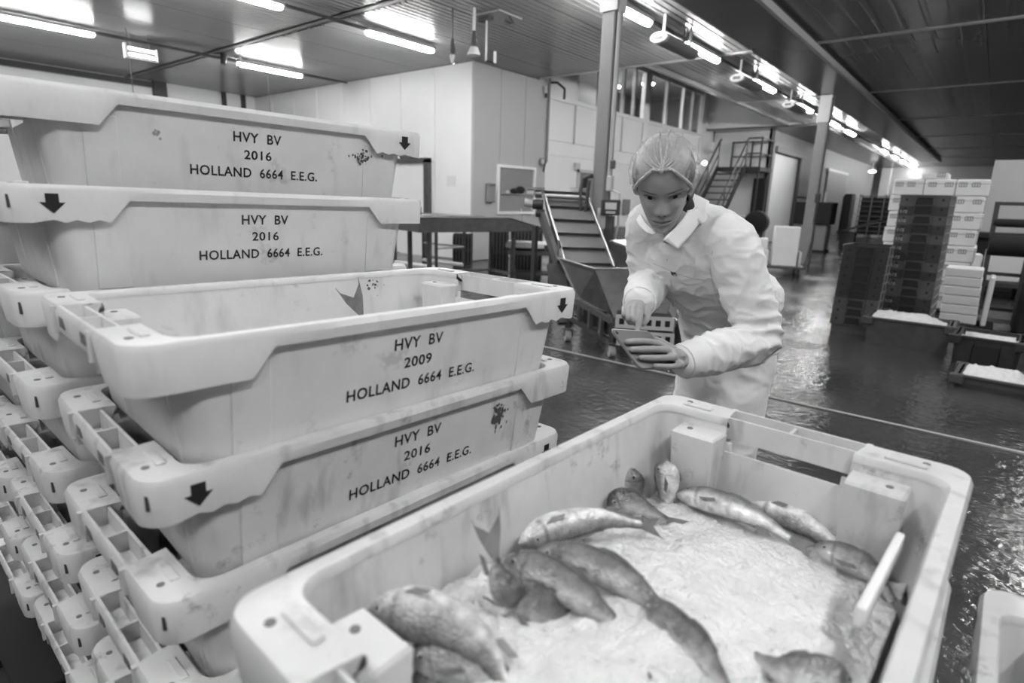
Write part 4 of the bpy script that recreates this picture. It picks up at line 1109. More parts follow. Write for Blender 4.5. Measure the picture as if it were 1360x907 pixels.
MB().tube([(.35, .2, .9), (.35, .2, 1.15), (.38, .1, 1.2), (.4, .0, 1.15)], .02, 8).build('tap', M['steel'], k, 40)
MB().tube([(-.3, -.32, .55), (.3, -.32, .55)], .05, 10).build('pipe', M['dark_metal'], k, 40)

# ================================================================ STAIRS AND LEFT BACKGROUND
sx0, sx1 = -7.9, -6.95
stp = thing('staircase', 'dark steel staircase with tube rails behind the woman', 'stairs', (-7.4, 19.8, 0))
SO = Vector(stp.location)
def sb(name, mb, m, smooth=None): mb.v = [tuple(Vector(p) - SO) for p in mb.v]; return mb.build(name, M[m], stp, smooth)
for i in range(11):
    z = .2 + .22 * i; y = 18.6 + .22 * i
    sb('tread', MB().span(sx0 + .04, sx1 - .04, y, y + .26, z - .04, z), 'dark_metal')
for x in (sx0, sx1): 
    mb = MB(); slab(mb, (x - .02, 18.5, 0), (x - .02, 21.0, 2.5), (x - .02, 21.0, 2.72), (x - .02, 18.5, .3), .05); sb('stringer', mb, 'dark_metal')
sb('landing', MB().span(sx0 - .05, -6.45, 21.0, 22.35, 2.48, 2.62), 'dark_metal')
for x in (sx0, sx1):
    sb('handrail', MB().tube([(x, 18.5, 1.0), (x, 21.0, 3.5), (x, 21.1, 3.55)], .03, 8), 'steel_dark', 40)
    sb('mid_rail', MB().tube([(x, 18.5, .55), (x, 21.0, 3.05)], .025, 8), 'steel_dark', 40)
    for f in (0, .33, .66, 1): sb('baluster', MB().tube([(x, 18.5 + 2.5 * f, .1 + 2.5 * f), (x, 18.5 + 2.5 * f, 1.0 + 2.5 * f)], .025, 8), 'steel_dark', 40)
for z in (3.05, 3.55): sb('landing_rail', MB().tube([(sx0, 22.3, z), (-6.5, 22.3, z), (-6.5, 21.05, z), (sx1, 21.05, z)], .028, 8), 'steel_dark', 40)
for x, y in ((-6.5, 21.05), (-6.5, 22.3), (-7.2, 22.3), (sx0, 22.3)): sb('post', MB().tube([(x, y, 0 if x == -6.5 else 2.55), (x, y, 3.58)], .035, 8), 'dark_metal', 40)
sb('cabinet_door', MB().span(-7.0, -6.6, 22.25, 22.38, 0, 2.3), 'hole')
sb('side_bar', MB().tube([(-7.3, 21.3, .95), (-6.55, 21.3, .95)], .05, 8), 'white_plastic', 40)
k = thing('wall_lamp', 'small bright bulkhead lamp beside the staircase handrail', 'lamp', (-8.3, 20.8, 2.65)); MB().ball((0, 0, .1), .075, 12).build('globe', M['lamp_small'], k, 60); MB().tube([(-.35, 0, .1), (-.1, 0, .1)], .04, 8).build('arm', M['trim'], k)
k = thing('floor_fan', 'round dark fan standing beside stairs at the big door', 'fan', (-6.1, 20.2, 0))
MB().tube([(0, -.12, .8), (0, .12, .8)], [.38, .38], 20).build('drum', M['dark_metal'], k, 40)
MB().tube([(0, -.15, .8), (0, -.12, .8)], [.30, .36], 20).build('grille', M['hole'], k, 40); MB().bar((-.3, 0, 0), (0, 0, .5), .05, .05).bar((.3, 0, 0), (0, 0, .5), .05, .05).build('stand', M['dark_metal'], k)
# foam boxes and trolley behind the woman's back
def foam_box(x, y, z, w, d, h, label, group=None, rz=0.0, marks=False, lid=False):
    t = thing('foam_box', label, 'box', (x, y, z), rz, group)
    MB().span(-w / 2, w / 2, -d / 2, d / 2, 0, h, b=.012).build('body', M['foam'], t)
    if lid: MB().span(-w / 2 - .003, w / 2 + .003, -d / 2 - .003, d / 2 + .003, h * .72, h * .745).build('lid_seam', M['print_grey'], t)
    if marks:
        for xx in marks:
            MB().box((xx, -d / 2 - .0008, h * .68), (.085, .0016, .055)).build('print_block', M['print_grey'], t)
            for q in range(3): MB().box((xx - .025 + .025 * q, -d / 2 - .0018, h * .68), (.012, .0012, .035)).build('print_block', M['foam'], t)
    return t
tr = thing('trolley', 'low steel trolley carrying white foam boxes near far column', 'trolley', (-3.45, 12.6, 0), .35)
MB().span(-.8, .62, -.45, .4, .14, .18).build('deck', M['steel_dark'], tr)
for x in (-.7, .52):
    for y in (-.38, .33): MB().tube([(x - .02, y, .07), (x + .02, y, .07)], .07, 12).build('caster_wheel', M['dark_metal'], tr, 40)
MB().tube([(.6, -.42, .16), (.6, -.42, .2), (.66, -.42, .7)], .02, 8).build('handle', M['steel_dark'], tr, 40)
foam_box(-3.2, 12.62, .18, .46, .38, .77, 'tall white foam box at right end of the trolley', 'foam boxes on the trolley', .35)
foam_box(-3.66, 12.4, .18, .42, .38, .30, 'low white foam box standing beside the tall one on trolley', 'foam boxes on the trolley', .35)
foam_box(-3.68, 12.41, .482, .38, .34, .22, 'white foam box resting on the low foam box of trolley', 'foam boxes on the trolley', .35)
foam_box(-4.05, 12.25, .18, .36, .38, .82, 'tall white foam box behind the shoulder of the woman', 'foam boxes on the trolley', .35)
foam_box(-2.93, 12.72, .02, .05, .3, .45, 'thin white foam sheet leaning at the trolley end', None, .35)
# machines by the far left wall
k = thing('dark_machine', 'black box machine on grey plinth right of the far column', 'machine', (-4.35, 20.2, 0))
MB().span(-.42, .42, -.3, .3, 0.05, .82, b=.02).build('plinth', M['paint_grey'], k); MB().span(-.52, .5, -.38, .38, .84, 1.5, b=.02).build('case', M['hole'], k)
MB().span(-.46, .46, -.34, .34, 0, .06).build('base', M['hole'], k)
for x in (-.2, .2): MB().tube([(x, 0, 1.5), (x, 0, 1.8)], .04, 8).build('pipe', M['trim'], k, 40)
k = thing('tipping_chute', 'dark slanted chute beside the black box machine', 'chute', (-3.6, 21.6, 0))
mb = MB(); slab(mb, (-.3, -.3, .55), (.8, -.3, .95), (.8, .4, .95), (-.3, .4, .55), .06); mb.build('tray', M['dark_metal'], k)
MB().span(-.2, .2, -.2, .2, 0, .6).build('stand', M['dark_metal'], k)
k = thing('tall_cabinet', 'black narrow cabinet against the far left wall', 'cabinet', (-6.3, 36.2, 0)); MB().span(-.12, .2, -.5, .5, 0, 2.1, b=.02).build('case', M['hole'], k); MB().span(.2, .23, -.45, .45, .05, 2.0).build('door', M['dark_metal'], k)
for r, (x, s) in enumerate(((-4.6, 'left wire rack of dark trays at the far wall'), (-2.9, 'right wire rack of dark trays at the far wall'))):
    k = thing('tray_rack', s, 'rack', (x, 34.0, 0), 0, 'tray racks at the far wall')
    for xx in (-.78, -.26, .26, .78):
        for yy in (-.3, .3): MB().span(xx - .02, xx + .02, yy - .02, yy + .02, 0, 2.05).build('post', M['paint_grey'], k)
    for q in range(8): MB().span(-.78, .78, -.32, .32, .25 + .24 * q, .29 + .24 * q).build('shelf', M['steel_dark'], k)
    MB().span(-.78, .78, .24, .3, .1, 1.9).build('back_net', M['grey_plastic'], k)
k = thing('hall_lamp', 'small round pale lamp above the far corner post', 'lamp', (-6.0, 40.0, 3.45)); MB().ball((0, 0, 0), .16, 12, sc=(1.3, 1, .6)).build('globe', M['dim_globe'], k, 60); MB().tube([(0, 0, .05), (0, 0, .475)], .03, 6).build('rod', M['trim'], k)

# ================================================================ RIGHT: DARK CRATES, FOAM BOXES, ICE
def make_black_crate(m, w=.42, d=.60, h=.20, half_mark=False):
    """end with the hand hole faces -Y"""
    mb = MB(); a = .022
    def ring(s, z): return [(-w / 2 * s, -d / 2 * s, z), (w / 2 * s, -d / 2 * s, z), (w / 2 * s, d / 2 * s, z), (-w / 2 * s, d / 2 * s, z)]
    mb.loft([ring(.94, 0), ring(.94, h - .12), ring(1.0, h - .115), ring(1.0, h), ring(.93, h), ring(.88, .02)], True, True)
    body = mb.mesh('body', M[m])
    parts = [('body', body)]
    g = MB()
    g.prism([(-.075, -.048), (.075, -.048), (.062, .020), (-.062, .020)], 1, -d / 2 - .004, -d / 2 + .004)
    g.v = [(x, y, z + h - .048) for x, y, z in g.v]
    parts.append(('hand_hole', g.mesh('hand_hole', M['hole'])))
    r = MB()
    for s in (-1, 1): r.span(s * .082 - .008, s * .082 + .008, -d / 2 - .010, -d / 2, h - .10, h - .018)
    r.span(-.09, .09, -d / 2 - .012, -d / 2, h - .022, h - .010)
    parts.append(('grip_frame', r.mesh('grip_frame', M[m])))
    for s in (-1, 1):
        q = MB().span(s * .155 - .010, s * .155 + .010, -d / 2 - .003, -d / 2, h - .06, h - .035); parts.append(('slot', q.mesh('slot', M['hole'])))
    for s in (-1, 1):
        ribs = MB()
        for i in range(4):
            y = -d / 2 + .05 + i * (d - .1) / 3
            ribs.span(s * (w / 2 - .002), s * (w / 2 + .012), y - .008, y + .008, h - .115, h - .006)
        ribs.span(s * (w / 2 - .002), s * (w / 2 + .014), -d / 2, d / 2, h - .012, h)
        parts.append(('side_rib', ribs.mesh('side_rib', M['paint_grey'])))
    bays = MB()
    for i in range(3):
        y = -d / 2 + .05 + (i + .5) * (d - .1) / 3; bays.span(w / 2, w / 2 + .002, y - .08, y + .08, h - .105, h - .02)
    parts.append(('side_bay', bays.mesh('side_bay', M['hole'])))
    if half_mark:
        v, f = text_fit('1/2', .062, .030); tm = mesh_from('lettering', [(a - .165, -d / 2 - .0008, h - .075 + b) for a, b in v], f); tm.materials.append(M['mark']); parts.append(('lettering', tm))
    return parts
M['mark'] = mat('pale_mark', 0.35, 0.6)
BP = {k: make_black_crate(k, half_mark=False) for k in ('black_plastic', 'grey_plastic')}
BPm = {k: make_black_crate(k, half_mark=True) for k in ('black_plastic', 'grey_plastic')}
def black_crate(x, y, z, label, m, mark, rz=0.0, group='stacked dark crates'):
    t = thing('dark_crate', label, 'crate', (x, y, z), rz, group)
    for n, me in (BPm if mark else BP)[m]: link(n, me, t)
    return t
nth = ['bottom', 'second', 'third', 'fourth', 'fifth', 'sixth', 'seventh', 'eighth', 'ninth', 'tenth', 'eleventh', 'twelfth', 'thirteenth', 'top']
N1 = 9
for i in range(N1):
    black_crate(-1.02 + .002 * i, 7.46, .0 + .0943 * i, 'dark crate in the short stack, %s from floor' % (nth[i] if i < N1 - 1 else 'topmost'), 'grey_plastic' if i < 3 else 'black_plastic', False, -.02)
shade = [1, 0, 0, 1, 1, 0, 1, 0, 0, 1, 0, 1, 0, 1]
N2 = 14
for i in range(N2):
    black_crate(-.575 - .0015 * i, 7.72, .06 + .0945 * i, 'dark crate in the tall stack, %s from floor' % (nth[i] if i < N2 - 1 else 'topmost'), 'grey_plastic' if shade[i] else 'black_plastic', i not in (3, 13), -.02)
k = thing('pallet', 'dark plastic pallet under the tall dark crate stack', 'pallet', (-.575, 7.72, 0)); MB().span(-.24, .24, -.3, .3, .035, .058).build('deck', M['pallet'], k)
for x in (-.18, 0, .18): MB().span(x - .03, x + .03, -.28, .28, 0, .035).build('runner', M['pallet'], k)
# block of printed foam boxes behind: 8 layers
gy = 9.25
k = thing('pallet', 'dark pallet under the big block of printed foam boxes', 'pallet', (-.62, gy + .42, 0)); MB().span(-.55, .55, -.5, .5, .06, .1).build('deck', M['pallet'], k)
for x in (-.45, 0, .45): MB().span(x - .06, x + .06, -.48, .48, 0, .06).build('runner', M['pallet'], k)
lay = .2025
for i in range(8):
    z = .105 + lay * i
    sh_ = -.0 if i > 3 else -.03
    row = ['bottom layer', 'second layer', 'third layer', 'fourth layer', 'fifth layer', 'sixth layer', 'seventh layer', 'top layer'][i]
    for j, (xa, xb, s) in enumerate(((-1.13, -.80, 'left'), (-.795, -.47, 'middle'), (-.465, -.14, 'right'))):
        foam_box((xa + xb) / 2 + (.012 if i % 2 else -.004), gy + .21, z, xb - xa, .42, lay - .004, 'printed white foam box in %s of the tall block, %s one of front row' % (row, s), 'printed foam boxes in the tall block', 0, (-.10, .03) if (i + j) % 2 else (-.08, .09), True)
    foam_box(-.64 + (.01 if i % 2 else 0), gy + .66, z, .98, .40, lay - .004, 'white foam box in %s of the tall block, behind the front row' % row, 'rear foam boxes of the tall block', 0, False, True)
foam_box(-.69, gy + .2, .105 + lay * 8, .28, .36, .075, 'single low foam box lying on top of the tall block', None, 0, (.06,), False)
# plain foam boxes in front at right, six layers, leaning a little
for i in range(6):
    foam_box(-.145 - .006 * i, 8.42, .10 + .104 * i, .34, .40, .102, 'plain white foam box in short stack, %s from below' % ['bottom', 'second', 'third', 'fourth', 'fifth', 'top one, sixth'][i], 'plain foam boxes beside the tall dark stack')
k = thing('pallet', 'dark pallet under the short stack of plain foam boxes', 'pallet', (-.1, 8.42, 0)); MB().span(-.28, .28, -.28, .28, .055, .098).build('deck', M['pallet'], k)
for x in (-.22, .22): MB().span(x - .05, x + .05, -.26, .26, 0, .055).build('runner', M['pallet'], k)
foam_box(.085, 8.40, .10, .05, .36, .55, 'white foam slab standing upright right of the plain stack', None, .0)
# dark tub crates with ice on the floor
def tub(x, y, z, w, d, h, label, rz, m, ice_h=None, ice_cov=1.0, handle_side=False):
    t = thing('dark_crate', label, 'crate', (x, y, z), rz, 'dark floor crates with ice')
    mb = MB()
    def ring(s, zz, e=0): return [(-w / 2 * s + e, -d / 2 * s + e, zz), (w / 2 * s - e, -d / 2 * s + e, zz), (w / 2 * s - e, d / 2 * s - e, zz), (-w / 2 * s + e, d / 2 * s - e, zz)]
    mb.loft([ring(.90, 0), ring(.93, h - .065), ring(.93, h - .06), ring(.93, h), ring(.93, h, .015), ring(.88, .02, .015)], True, True); mb.build('body', M[m], t)
    r = MB(); 
    for s in (-1, 1):
        r.span(s * w / 2 * .93 - .03, s * w / 2 * .93 + .03, -d / 2, d / 2, h - .05, h, b=.006); r.span(-w / 2 * .93, w / 2 * .93, s * d / 2 * .95 - .012, s * d / 2 * .95 + .012, h - .022, h, b=.004)
        for q in (-1, 1): r.span(s * w / 2 * .93 - .05, s * w / 2 * .93 + .045, q * d / 2 * .93 - .04, q * d / 2 * .93 + .03, h - .075, h + .002, b=.008)
    r.build('rim', M[m], t)
    for s in (-1, 1):
        for q in (-1, 1): MB().span(s * w / 2 * .93 - .03, s * w / 2 * .93 + .02, q * d / 2 * .96 - .004, q * d / 2 * .96 + .006, h - .055, h - .02).build('corner_hole', M['hole'], t)
    if handle_side:
        MB().span(-w * .18, w * .18, -d / 2 * .96 - .004, -d / 2 * .90, h * .05, h * .72).build('front_recess', M['hole'], t)
        for s in (-1, 1): MB().span(s * w * .3 - .05, s * w * .3 + .05, -d / 2 * .98, -d / 2 * .90, 0.0, h * .85).build('front_post', M[m], t)
    if ice_h:
        n = 46; iv = []; fs = []
        for j in range(17):
            for i in range(n + 1):
                uu = -w / 2 * .90 + w * .90 * i / n; vv = -d / 2 * .88 + d * .88 * j / 16
                k_ = smooth01(1.0, .75, (uu / w + .5) / ice_cov)
                hh = h - .05 + (ice_h + .05) * k_ + .018 * fbm(uu + x, vv + y, 14, 2.2) * k_ + .010 * fbm(uu, vv, 50, 5.2)
                e_ = min(1, min(uu + w / 2 * .9, w / 2 * .9 - uu, vv + d / 2 * .88, d / 2 * .88 - vv) / .03)
                iv.append((uu, vv, h - .03 + (hh - h + .03) * e_))
        for j in range(16):
            for i in range(n): a = j * (n + 1) + i; fs.append((a, a + 1, a + n + 2, a + n + 1))
        b0 = len(iv); iv += [(-w * .42, -d * .40, .03), (w * .42, -d * .40, .03), (w * .42, d * .40, .03), (-w * .42, d * .40, .03)]; fs.append((b0, b0 + 3, b0 + 2, b0 + 1))
        me = mesh_from('ice', iv, fs); me.materials.append(M['ice']); me.polygons.foreach_set('use_smooth', [True] * len(me.polygons))
        ic = link('crushed_ice', me, None, (x, y, z), rz); tag(ic, 'crushed ice heaped in ' + label, 'ice', kind='stuff')
    return t
tub(-.49, 7.0, 0, .74, .46, .275, 'long dark crate on the floor before the black stacks', .0, 'grey_plastic', .03, .92)
tub(.14, 6.72, 0, .50, .55, .26, 'dark crate with recessed front right of the long ice crate', -.04, 'black_plastic', -.09, 1.0, True)
tub(.22, 5.82, 0, .50, .50, .10, 'low dark crate with ice at the right edge of the photo', -.05, 'grey_plastic', .012, 1.0)
# dark handling frame at the right edge
k = thing('handling_frame', 'dark wheeled steel frame with rollers at right edge', 'frame', (.2, 9.1, 0))
def pl(mb, n, m='dark_metal', sm=None): return mb.build(n, M[m], k, sm)
for x in (-.2, .22):
    pl(MB().bar((x + .02, -.05, .12), (x - .02, 0, 1.46), .05, .05), 'upright')
for z in (1.44, .62, .2): pl(MB().bar((-.2, 0, z), (.24, 0, z), .04, .04), 'cross_bar')
for z, r in ((1.22, .05), (.96, .13)): pl(MB().tube([(-.22, .0, z), (.6, .05, z)], r, 14), 'roller', 'hole', 40)
pl(MB().bar((-.24, -.12, .08), (.36, -.12, .08), .08, .06), 'foot_beam', 'paint_grey')
for x in (-.2, .3): pl(MB().tube([(x - .02, -.12, .04), (x + .02, -.12, .04)], .04, 12), 'wheel', 'dark_metal', 40)
k = thing('forklift_mast', 'black bulky machine cut off by the right edge', 'machine', (.62, 8.6, 0))
MB().span(-.28, .5, -.3, .5, .02, .78, b=.05).build('body', M['hole'], k); MB().span(-.2, .5, -.2, .4, .78, 1.1, b=.05).build('hood', M['hole'], k)
MB().tube([(-.2, -.25, .65), (-.27, -.28, .9), (-.2, -.3, 1.05), (-.05, -.3, 1.1)], .02, 8).build('handle_bar', M['steel_dark'], k, 40)
MB().tube([(.1, -.28, 1.15), (.1, -.22, 1.15)], .14, 20).build('dial', M['trim'], k, 40); MB().tube([(.1, -.3, 1.15), (.1, -.28, 1.15)], .10, 20).build('dial_face', M['dark_metal'], k, 40)
foam_box(.20, 12.2, .28, .42, .4, .48, 'white foam box on a cart behind the handling frame', None, .2)
foam_box(-.18, 12.1, .28, .2, .4, .40, 'narrow white foam box between block and handling frame', None, .1)
k = thing('platform_cart', 'dark low cart under the foam boxes behind handling frame', 'cart', (.1, 12.2, 0), .1); MB().span(-.5, .45, -.35, .35, .2, .27).build('deck', M['dark_metal'], k)
for x in (-.35, .35): MB().tube([(x - .02, -.25, .1), (x + .02, -.25, .1)], .1, 14).build('wheel', M['dark_metal'], k, 40)
for x in (-.35, .35): MB().tube([(x - .02, .25, .1), (x + .02, .25, .1)], .1, 14).build('wheel', M['dark_metal'], k, 40)
for x in (-.35, .35): MB().bar((x, -.25, .12), (x, -.25, .2), .05, .05).build('fork', M['dark_metal'], k)
k = thing('dark_bench', 'dark workbench in front of the pale block at right', 'bench', (.2, 13.2, 0)); MB().span(-.7, 1.4, -.4, .4, .92, 1.0).build('bench_top', M['hole'], k); MB().span(-.6, 1.3, -.3, .35, .05, .92).build('cupboard', M['hole'], k); MB().span(-.7, 1.4, -.38, .38, 0, .05).build('plinth', M['hole'], k)
# ================================================================ THE WOMAN IN WHITE OVERALLS
from mathutils.bvhtree import BVHTree
def skin_mat(name, v, rough):
    m = mat(name, v, rough, noise=.12, nscale=30, bump=.06, bscale=300)
    m.node_tree.nodes['Principled BSDF'].inputs['Subsurface Weight'].default_value = 0
    m.node_tree.nodes['Principled BSDF'].inputs['Subsurface Scale'].default_value = .01
    return m
M['skin'] = skin_mat('skin', 0.35, .45)
M['lip'] = mat('lip_skin', 0.20, .4)
M['brow'] = mat('brow_hair', 0.17, .7, noise=.5, nscale=200)
M['eyew'] = mat('eyeball', 0.30, .25); M['iris'] = mat('iris', 0.02, .15); M['lash'] = mat('eyelash', 0.03, .6)
M['coat'] = mat('white_cotton', 0.80, .75, noise=.06, nscale=14, bump=.12, bscale=500)
M['hair'] = mat('fair_hair', 0.085, .5, noise=.55, nscale=18, bump=.5, bscale=60, stretch=(1, 1, .25))
M['black_cloth'] = mat('black_cloth', 0.012, .8)
M['tablet'] = mat('tablet_back', 0.20, .42, metal=.4); M['screen'] = mat('tablet_glass', .02, .08); M['bright_edge'] = mat('tablet_edge', .72, .3, metal=.6)

person = thing('person', 'woman in white overalls and hairnet bending forward over a tablet', 'person', (-.56, 1.82, 0))
PO = Vector(person.location)
def V(*a): return Vector(a[0]) if len(a) == 1 else Vector(a)
# ---- head frame
E0 = V((-0.640, 1.359, 1.339))
hz = V(.427, -.904, 0)
pitch, roll = math.radians(35), math.radians(4.5)
fwd = hz * math.cos(pitch) + V(0, 0, -math.sin(pitch))
hx = V(-.904, -.427, 0)
hup = hx.cross(fwd)
Rr = Matrix.Rotation(roll, 3, fwd)
hx = Rr @ hx; hup = Rr @ hup
HS = .97
HC = E0 - fwd * .083 * HS
def HW(x, y, z): return HC + (hx * x + fwd * y + hup * z) * HS
HP = [(-.113, .012, .072, .045), (-.108, .026, .081, .030), (-.098, .036, .086, .012), (-.085, .044, .086, -.008), (-.068, .0515, .085, -.030), (-.045, .0585, .084, -.055), (-.02, .0635, .083, -.075), (0, .0665, .083, -.086),
      (.025, .069, .0885, -.093), (.05, .0695, .087, -.097), (.075, .064, .076, -.09), (.095, .048, .052, -.07), (.106, .03, .03, -.045), (.111, .010, .006, -.018)]
def hp(z):
    z = min(max(z, HP[0][0]), HP[-1][0])
    i = 0
    while i < len(HP) - 2 and z > HP[i + 1][0]: i += 1
    # catmull-rom on the table
    P0, P1, P2, P3 = HP[max(i - 1, 0)], HP[i], HP[i + 1], HP[min(i + 2, len(HP) - 1)]
    t = (z - P1[0]) / (P2[0] - P1[0])
    return [.5 * (2 * b + (c - a) * t + (2 * a - 5 * b + 4 * c - d) * t * t + (3 * b - a - 3 * c + d) * t ** 3) for a, b, c, d in zip(P0[1:], P1[1:], P2[1:], P3[1:])]
def G(x, c, s): return math.exp(-((x - c) / s) ** 2)
def feat(x, z):
    ax = abs(x); y = 0
    if -.05 < z < .03:                                   # nose
        prof = [(-.050, 0), (-.046, .004), (-.040, .016), (-.034, .0205), (-.028, .0195), (-.015, .0135), (0, .0075), (.012, .004), (.03, .0)]
        for (a, p), (b, q) in zip(prof, prof[1:]):
            if a <= z <= b: hgt = p + (q - p) * (z - a) / (b - a)
        wdt = .0095 + .0045 * G(z, -.038, .012)
        y += hgt * math.exp(-(ax / wdt) ** 2.4)
    y += .006 * G(ax, .0145, .006) * G(z, -.040, .007)      # wings of the nose
    y -= .0105 * G(ax, .030, .0165) * G(z, -.001, .0125)    # eye sockets
    y += .0055 * G(ax, .031, .011) * G(z, -.001, .0075)     # lids over the eyeball
    y += .0030 * G(ax, .028, .020) * G(z, .020, .008)       # brow
    y += .0045 * G(ax, .042, .016) * G(z, -.030, .018)      # cheek
    y += .0060 * G(ax, 0, .020) * (G(z, -.0635, .0055) + 1.1 * G(z, -.0755, .0055))   # lips
    y -= .0042 * G(ax, 0, .022) * G(z, -.0692, .0022)       # mouth line
    y -= .0035 * G(ax, 0, .018) * G(z, -.0855, .006)        # under the lip
    y += .0050 * G(ax, 0, .016) * G(z, -.100, .010)         # chin
    y -= .0018 * G(ax, 0, .004) * G(z, -.056, .006)
    return y
def face_y(x, z):
    w, f, b = hp(z); yc = .5 * (f + b) * .4
    s = min(1, abs(x) / w)
    return yc + (f - yc) * (1 - s ** 2.3) ** (1 / 2.3) + feat(x, z)
def head_loft(mb):
    na = 72; rings = []
    zs = [-.113 + .224 * i / 95 for i in range(96)]
    for z in zs:
        w, f, b = hp(z); yc = .5 * (f + b) * .4; r = []
        for k in range(na):
            a = 2 * PI * k / na; s, c = math.sin(a), math.cos(a)
            x = w * s
            if c >= 0: y = yc + (f - yc) * (max(0, 1 - abs(s) ** 2.3)) ** (1 / 2.3) + feat(x, z) * smooth01(0, .25, c)
            else: y = yc + (b - yc) * (max(0, 1 - abs(s) ** 2.1)) ** (1 / 2.1)
            r.append(HW(x, y, z))
        rings.append(r)
    mb.loft(rings, True, True)
def limb(mb, pts, rad, n=18):
    P = [V(p) for p in pts]; out = []; rr_ = []
    k = 8
    C_ = spline(P, (len(P) - 1) * k + 1)
    for i, c in enumerate(C_):
        s = min(i // k, len(P) - 2); t = i / k - s; t = t * t * (3 - 2 * t); out.append(c); rr_.append(rad[s] + (rad[s + 1] - rad[s]) * t)
    d0 = (out[0] - out[1]).normalized(); d1 = (out[-1] - out[-2]).normalized()
    pre = [out[0] + d0 * rr_[0] * a for a in (.95, .8, .5)]; prr = [rr_[0] * a for a in (.25, .6, .87)]
    post = [out[-1] + d1 * rr_[-1] * a for a in (.5, .8, .95)]; por = [rr_[-1] * a for a in (.87, .6, .25)]
    mb.tube(pre + out + post, prr + rr_ + por, n)
def ell_loft(mb, secs, lat, n=36):
    """sections: (centre, half width, half depth); planes turn with the spine"""
    C_ = [V(s[0]) for s in secs]; rings = []
    for i, (c, a, b) in enumerate(secs):
        t = (C_[min(i + 1, len(C_) - 1)] - C_[max(i - 1, 0)]).normalized()
        l = (lat - t * lat.dot(t)).normalized(); d = t.cross(l)
        rings.append([V(c) + l * (a * math.copysign(abs(math.cos(q)) ** .85, math.cos(q))) + d * (b * math.copysign(abs(math.sin(q)) ** .85, math.sin(q))) for q in [2 * PI * k / n for k in range(n)]])
    mb.loft(rings, True, True)
LAT = V(.976, -.217, 0); FR = V(-.217, -.976, 0)
shL, shR = V((-0.514, 1.525, 1.229)), V((-0.774, 1.565, 1.265))
elL, elR = V((-0.435, 1.556, 0.999)), V((-0.792, 1.642, 1.095))
wrL, wrR = V((-0.531, 1.319, 0.957)), V((-0.664, 1.332, 1.083))
pel = V(-.590, 1.835, .925)
neckb = V((-0.657, 1.532, 1.280))
SP = [((-.590, 1.830, .895), .146, .116), ((-.590, 1.810, .965), .148, .120), ((-.600, 1.752, 1.05), .136, .108), ((-.615, 1.685, 1.125), .150, .110), ((-.630, 1.622, 1.185), .170, .113), ((-.643, 1.578, 1.235), .174, .100), ((-.648, 1.548, 1.272), .135, .075), (tuple(neckb), .068, .060)]
hipL, hipR = pel + LAT * .062, pel - LAT * .062
kneeR, ankR = V(-.640, 1.690, .49), V(-.655, 1.73, .09)
kneeL, ankL = V(-.530, 1.775, .49), V(-.530, 1.87, .09)
# ---- tablet, held in her left hand
TA, TB, TC = V((-0.612, 1.101, 1.057)), V((-0.601, 1.265, 1.028)), V((-0.524, 1.271, 0.965))
tu = (TB - TA).normalized(); tn = tu.cross(TC - TB).normalized(); tv = tn.cross(tu)
if tv.dot(TC - TB) < 0: tv = -tv
if tn.dot(-TA + V(0, 0, CAM_H)) < 0: tn = -tn      # tn points to the camera side (back of the tablet)
TWd, TH_ = .168, .112
def TP(u, v, o=0.0): return TA + tu * (TWd * u) + tv * (TH_ * v) + tn * o
# ---- body, one surface
bm_ = MB()
head_loft(bm_)
for s in (-1, 1): bm_.ball(HW(s * .068, -.012, -.012), .02, 12, sc=(.6, .9, 1.5))
limb(bm_, [HW(0, -.035, -.03), HW(0, -.045, -.09), neckb.lerp(HC, .25) - V(0, 0, .02), neckb - V(0, 0, .02)], [.052, .050, .048, .046], 24)
ell_loft(bm_, [(c, a * .86, b * .84) for c, a, b in SP], LAT)
for sh, el, wr in ((shL, elL, wrL), (shR, elR, wrR)):
    limb(bm_, [sh, sh.lerp(el, .5), el, el.lerp(wr, .4), wr], [.048, .042, .036, .034, .025])
for hp_, kn, an in ((hipL, kneeL, ankL), (hipR, kneeR, ankR)):
    limb(bm_, [hp_, hp_.lerp(kn, .5), kn, kn.lerp(an, .35), an], [.078, .072, .052, .052, .036])
    limb(bm_, [an, an + FR * .06 - V(0, 0, .035), an + FR * .15 - V(0, 0, .05)], [.036, .038, .03])
# left hand: palm behind the tablet, fingers over its back, thumb on the edge
def finger(pts, r0, r1):
    n = len(pts); limb(bm_, pts, [r0 + (r1 - r0) * i / (n - 1) for i in range(n)], 12)
o1 = .0118
kn = [TP(.78, .46, .015), TP(.82, .66, .019), TP(.87, .85, .018), TP(.92, 1.02, .014)]
palm0 = wrL + (TP(1.0, .9, .01) - wrL) * .35
for kk in kn: limb(bm_, [wrL.lerp(palm0, .2), wrL.lerp(kk, .55), kk], [.017, .0130, .0095], 14)
limb(bm_, [wrL, TP(1.06, .80, .016), TP(.92, .74, .016)], [.021, .019, .012], 14)
finger([kn[0], TP(.50, .40, o1 + .003), TP(.25, .38, o1), TP(.06, .39, o1 - .001)], .0086, .0066)
finger([kn[1], TP(.50, .63, o1 + .006), TP(.22, .60, o1 + .001), TP(.02, .59, o1 - .001)], .0089, .0068)
finger([kn[2], TP(.58, .85, o1 + .005), TP(.30, .82, o1 + .001), TP(.10, .79, o1 - .001)], .0086, .0065)
finger([kn[3], TP(.70, 1.06, o1 + .003), TP(.48, 1.03, o1), TP(.30, 1.00, o1 - .001)], .0076, .0058)
finger([TP(1.13, .95, .012), TP(1.15, .66, .012), TP(1.12, .40, .006), TP(1.06, .20, -.001)], .0125, .0078)
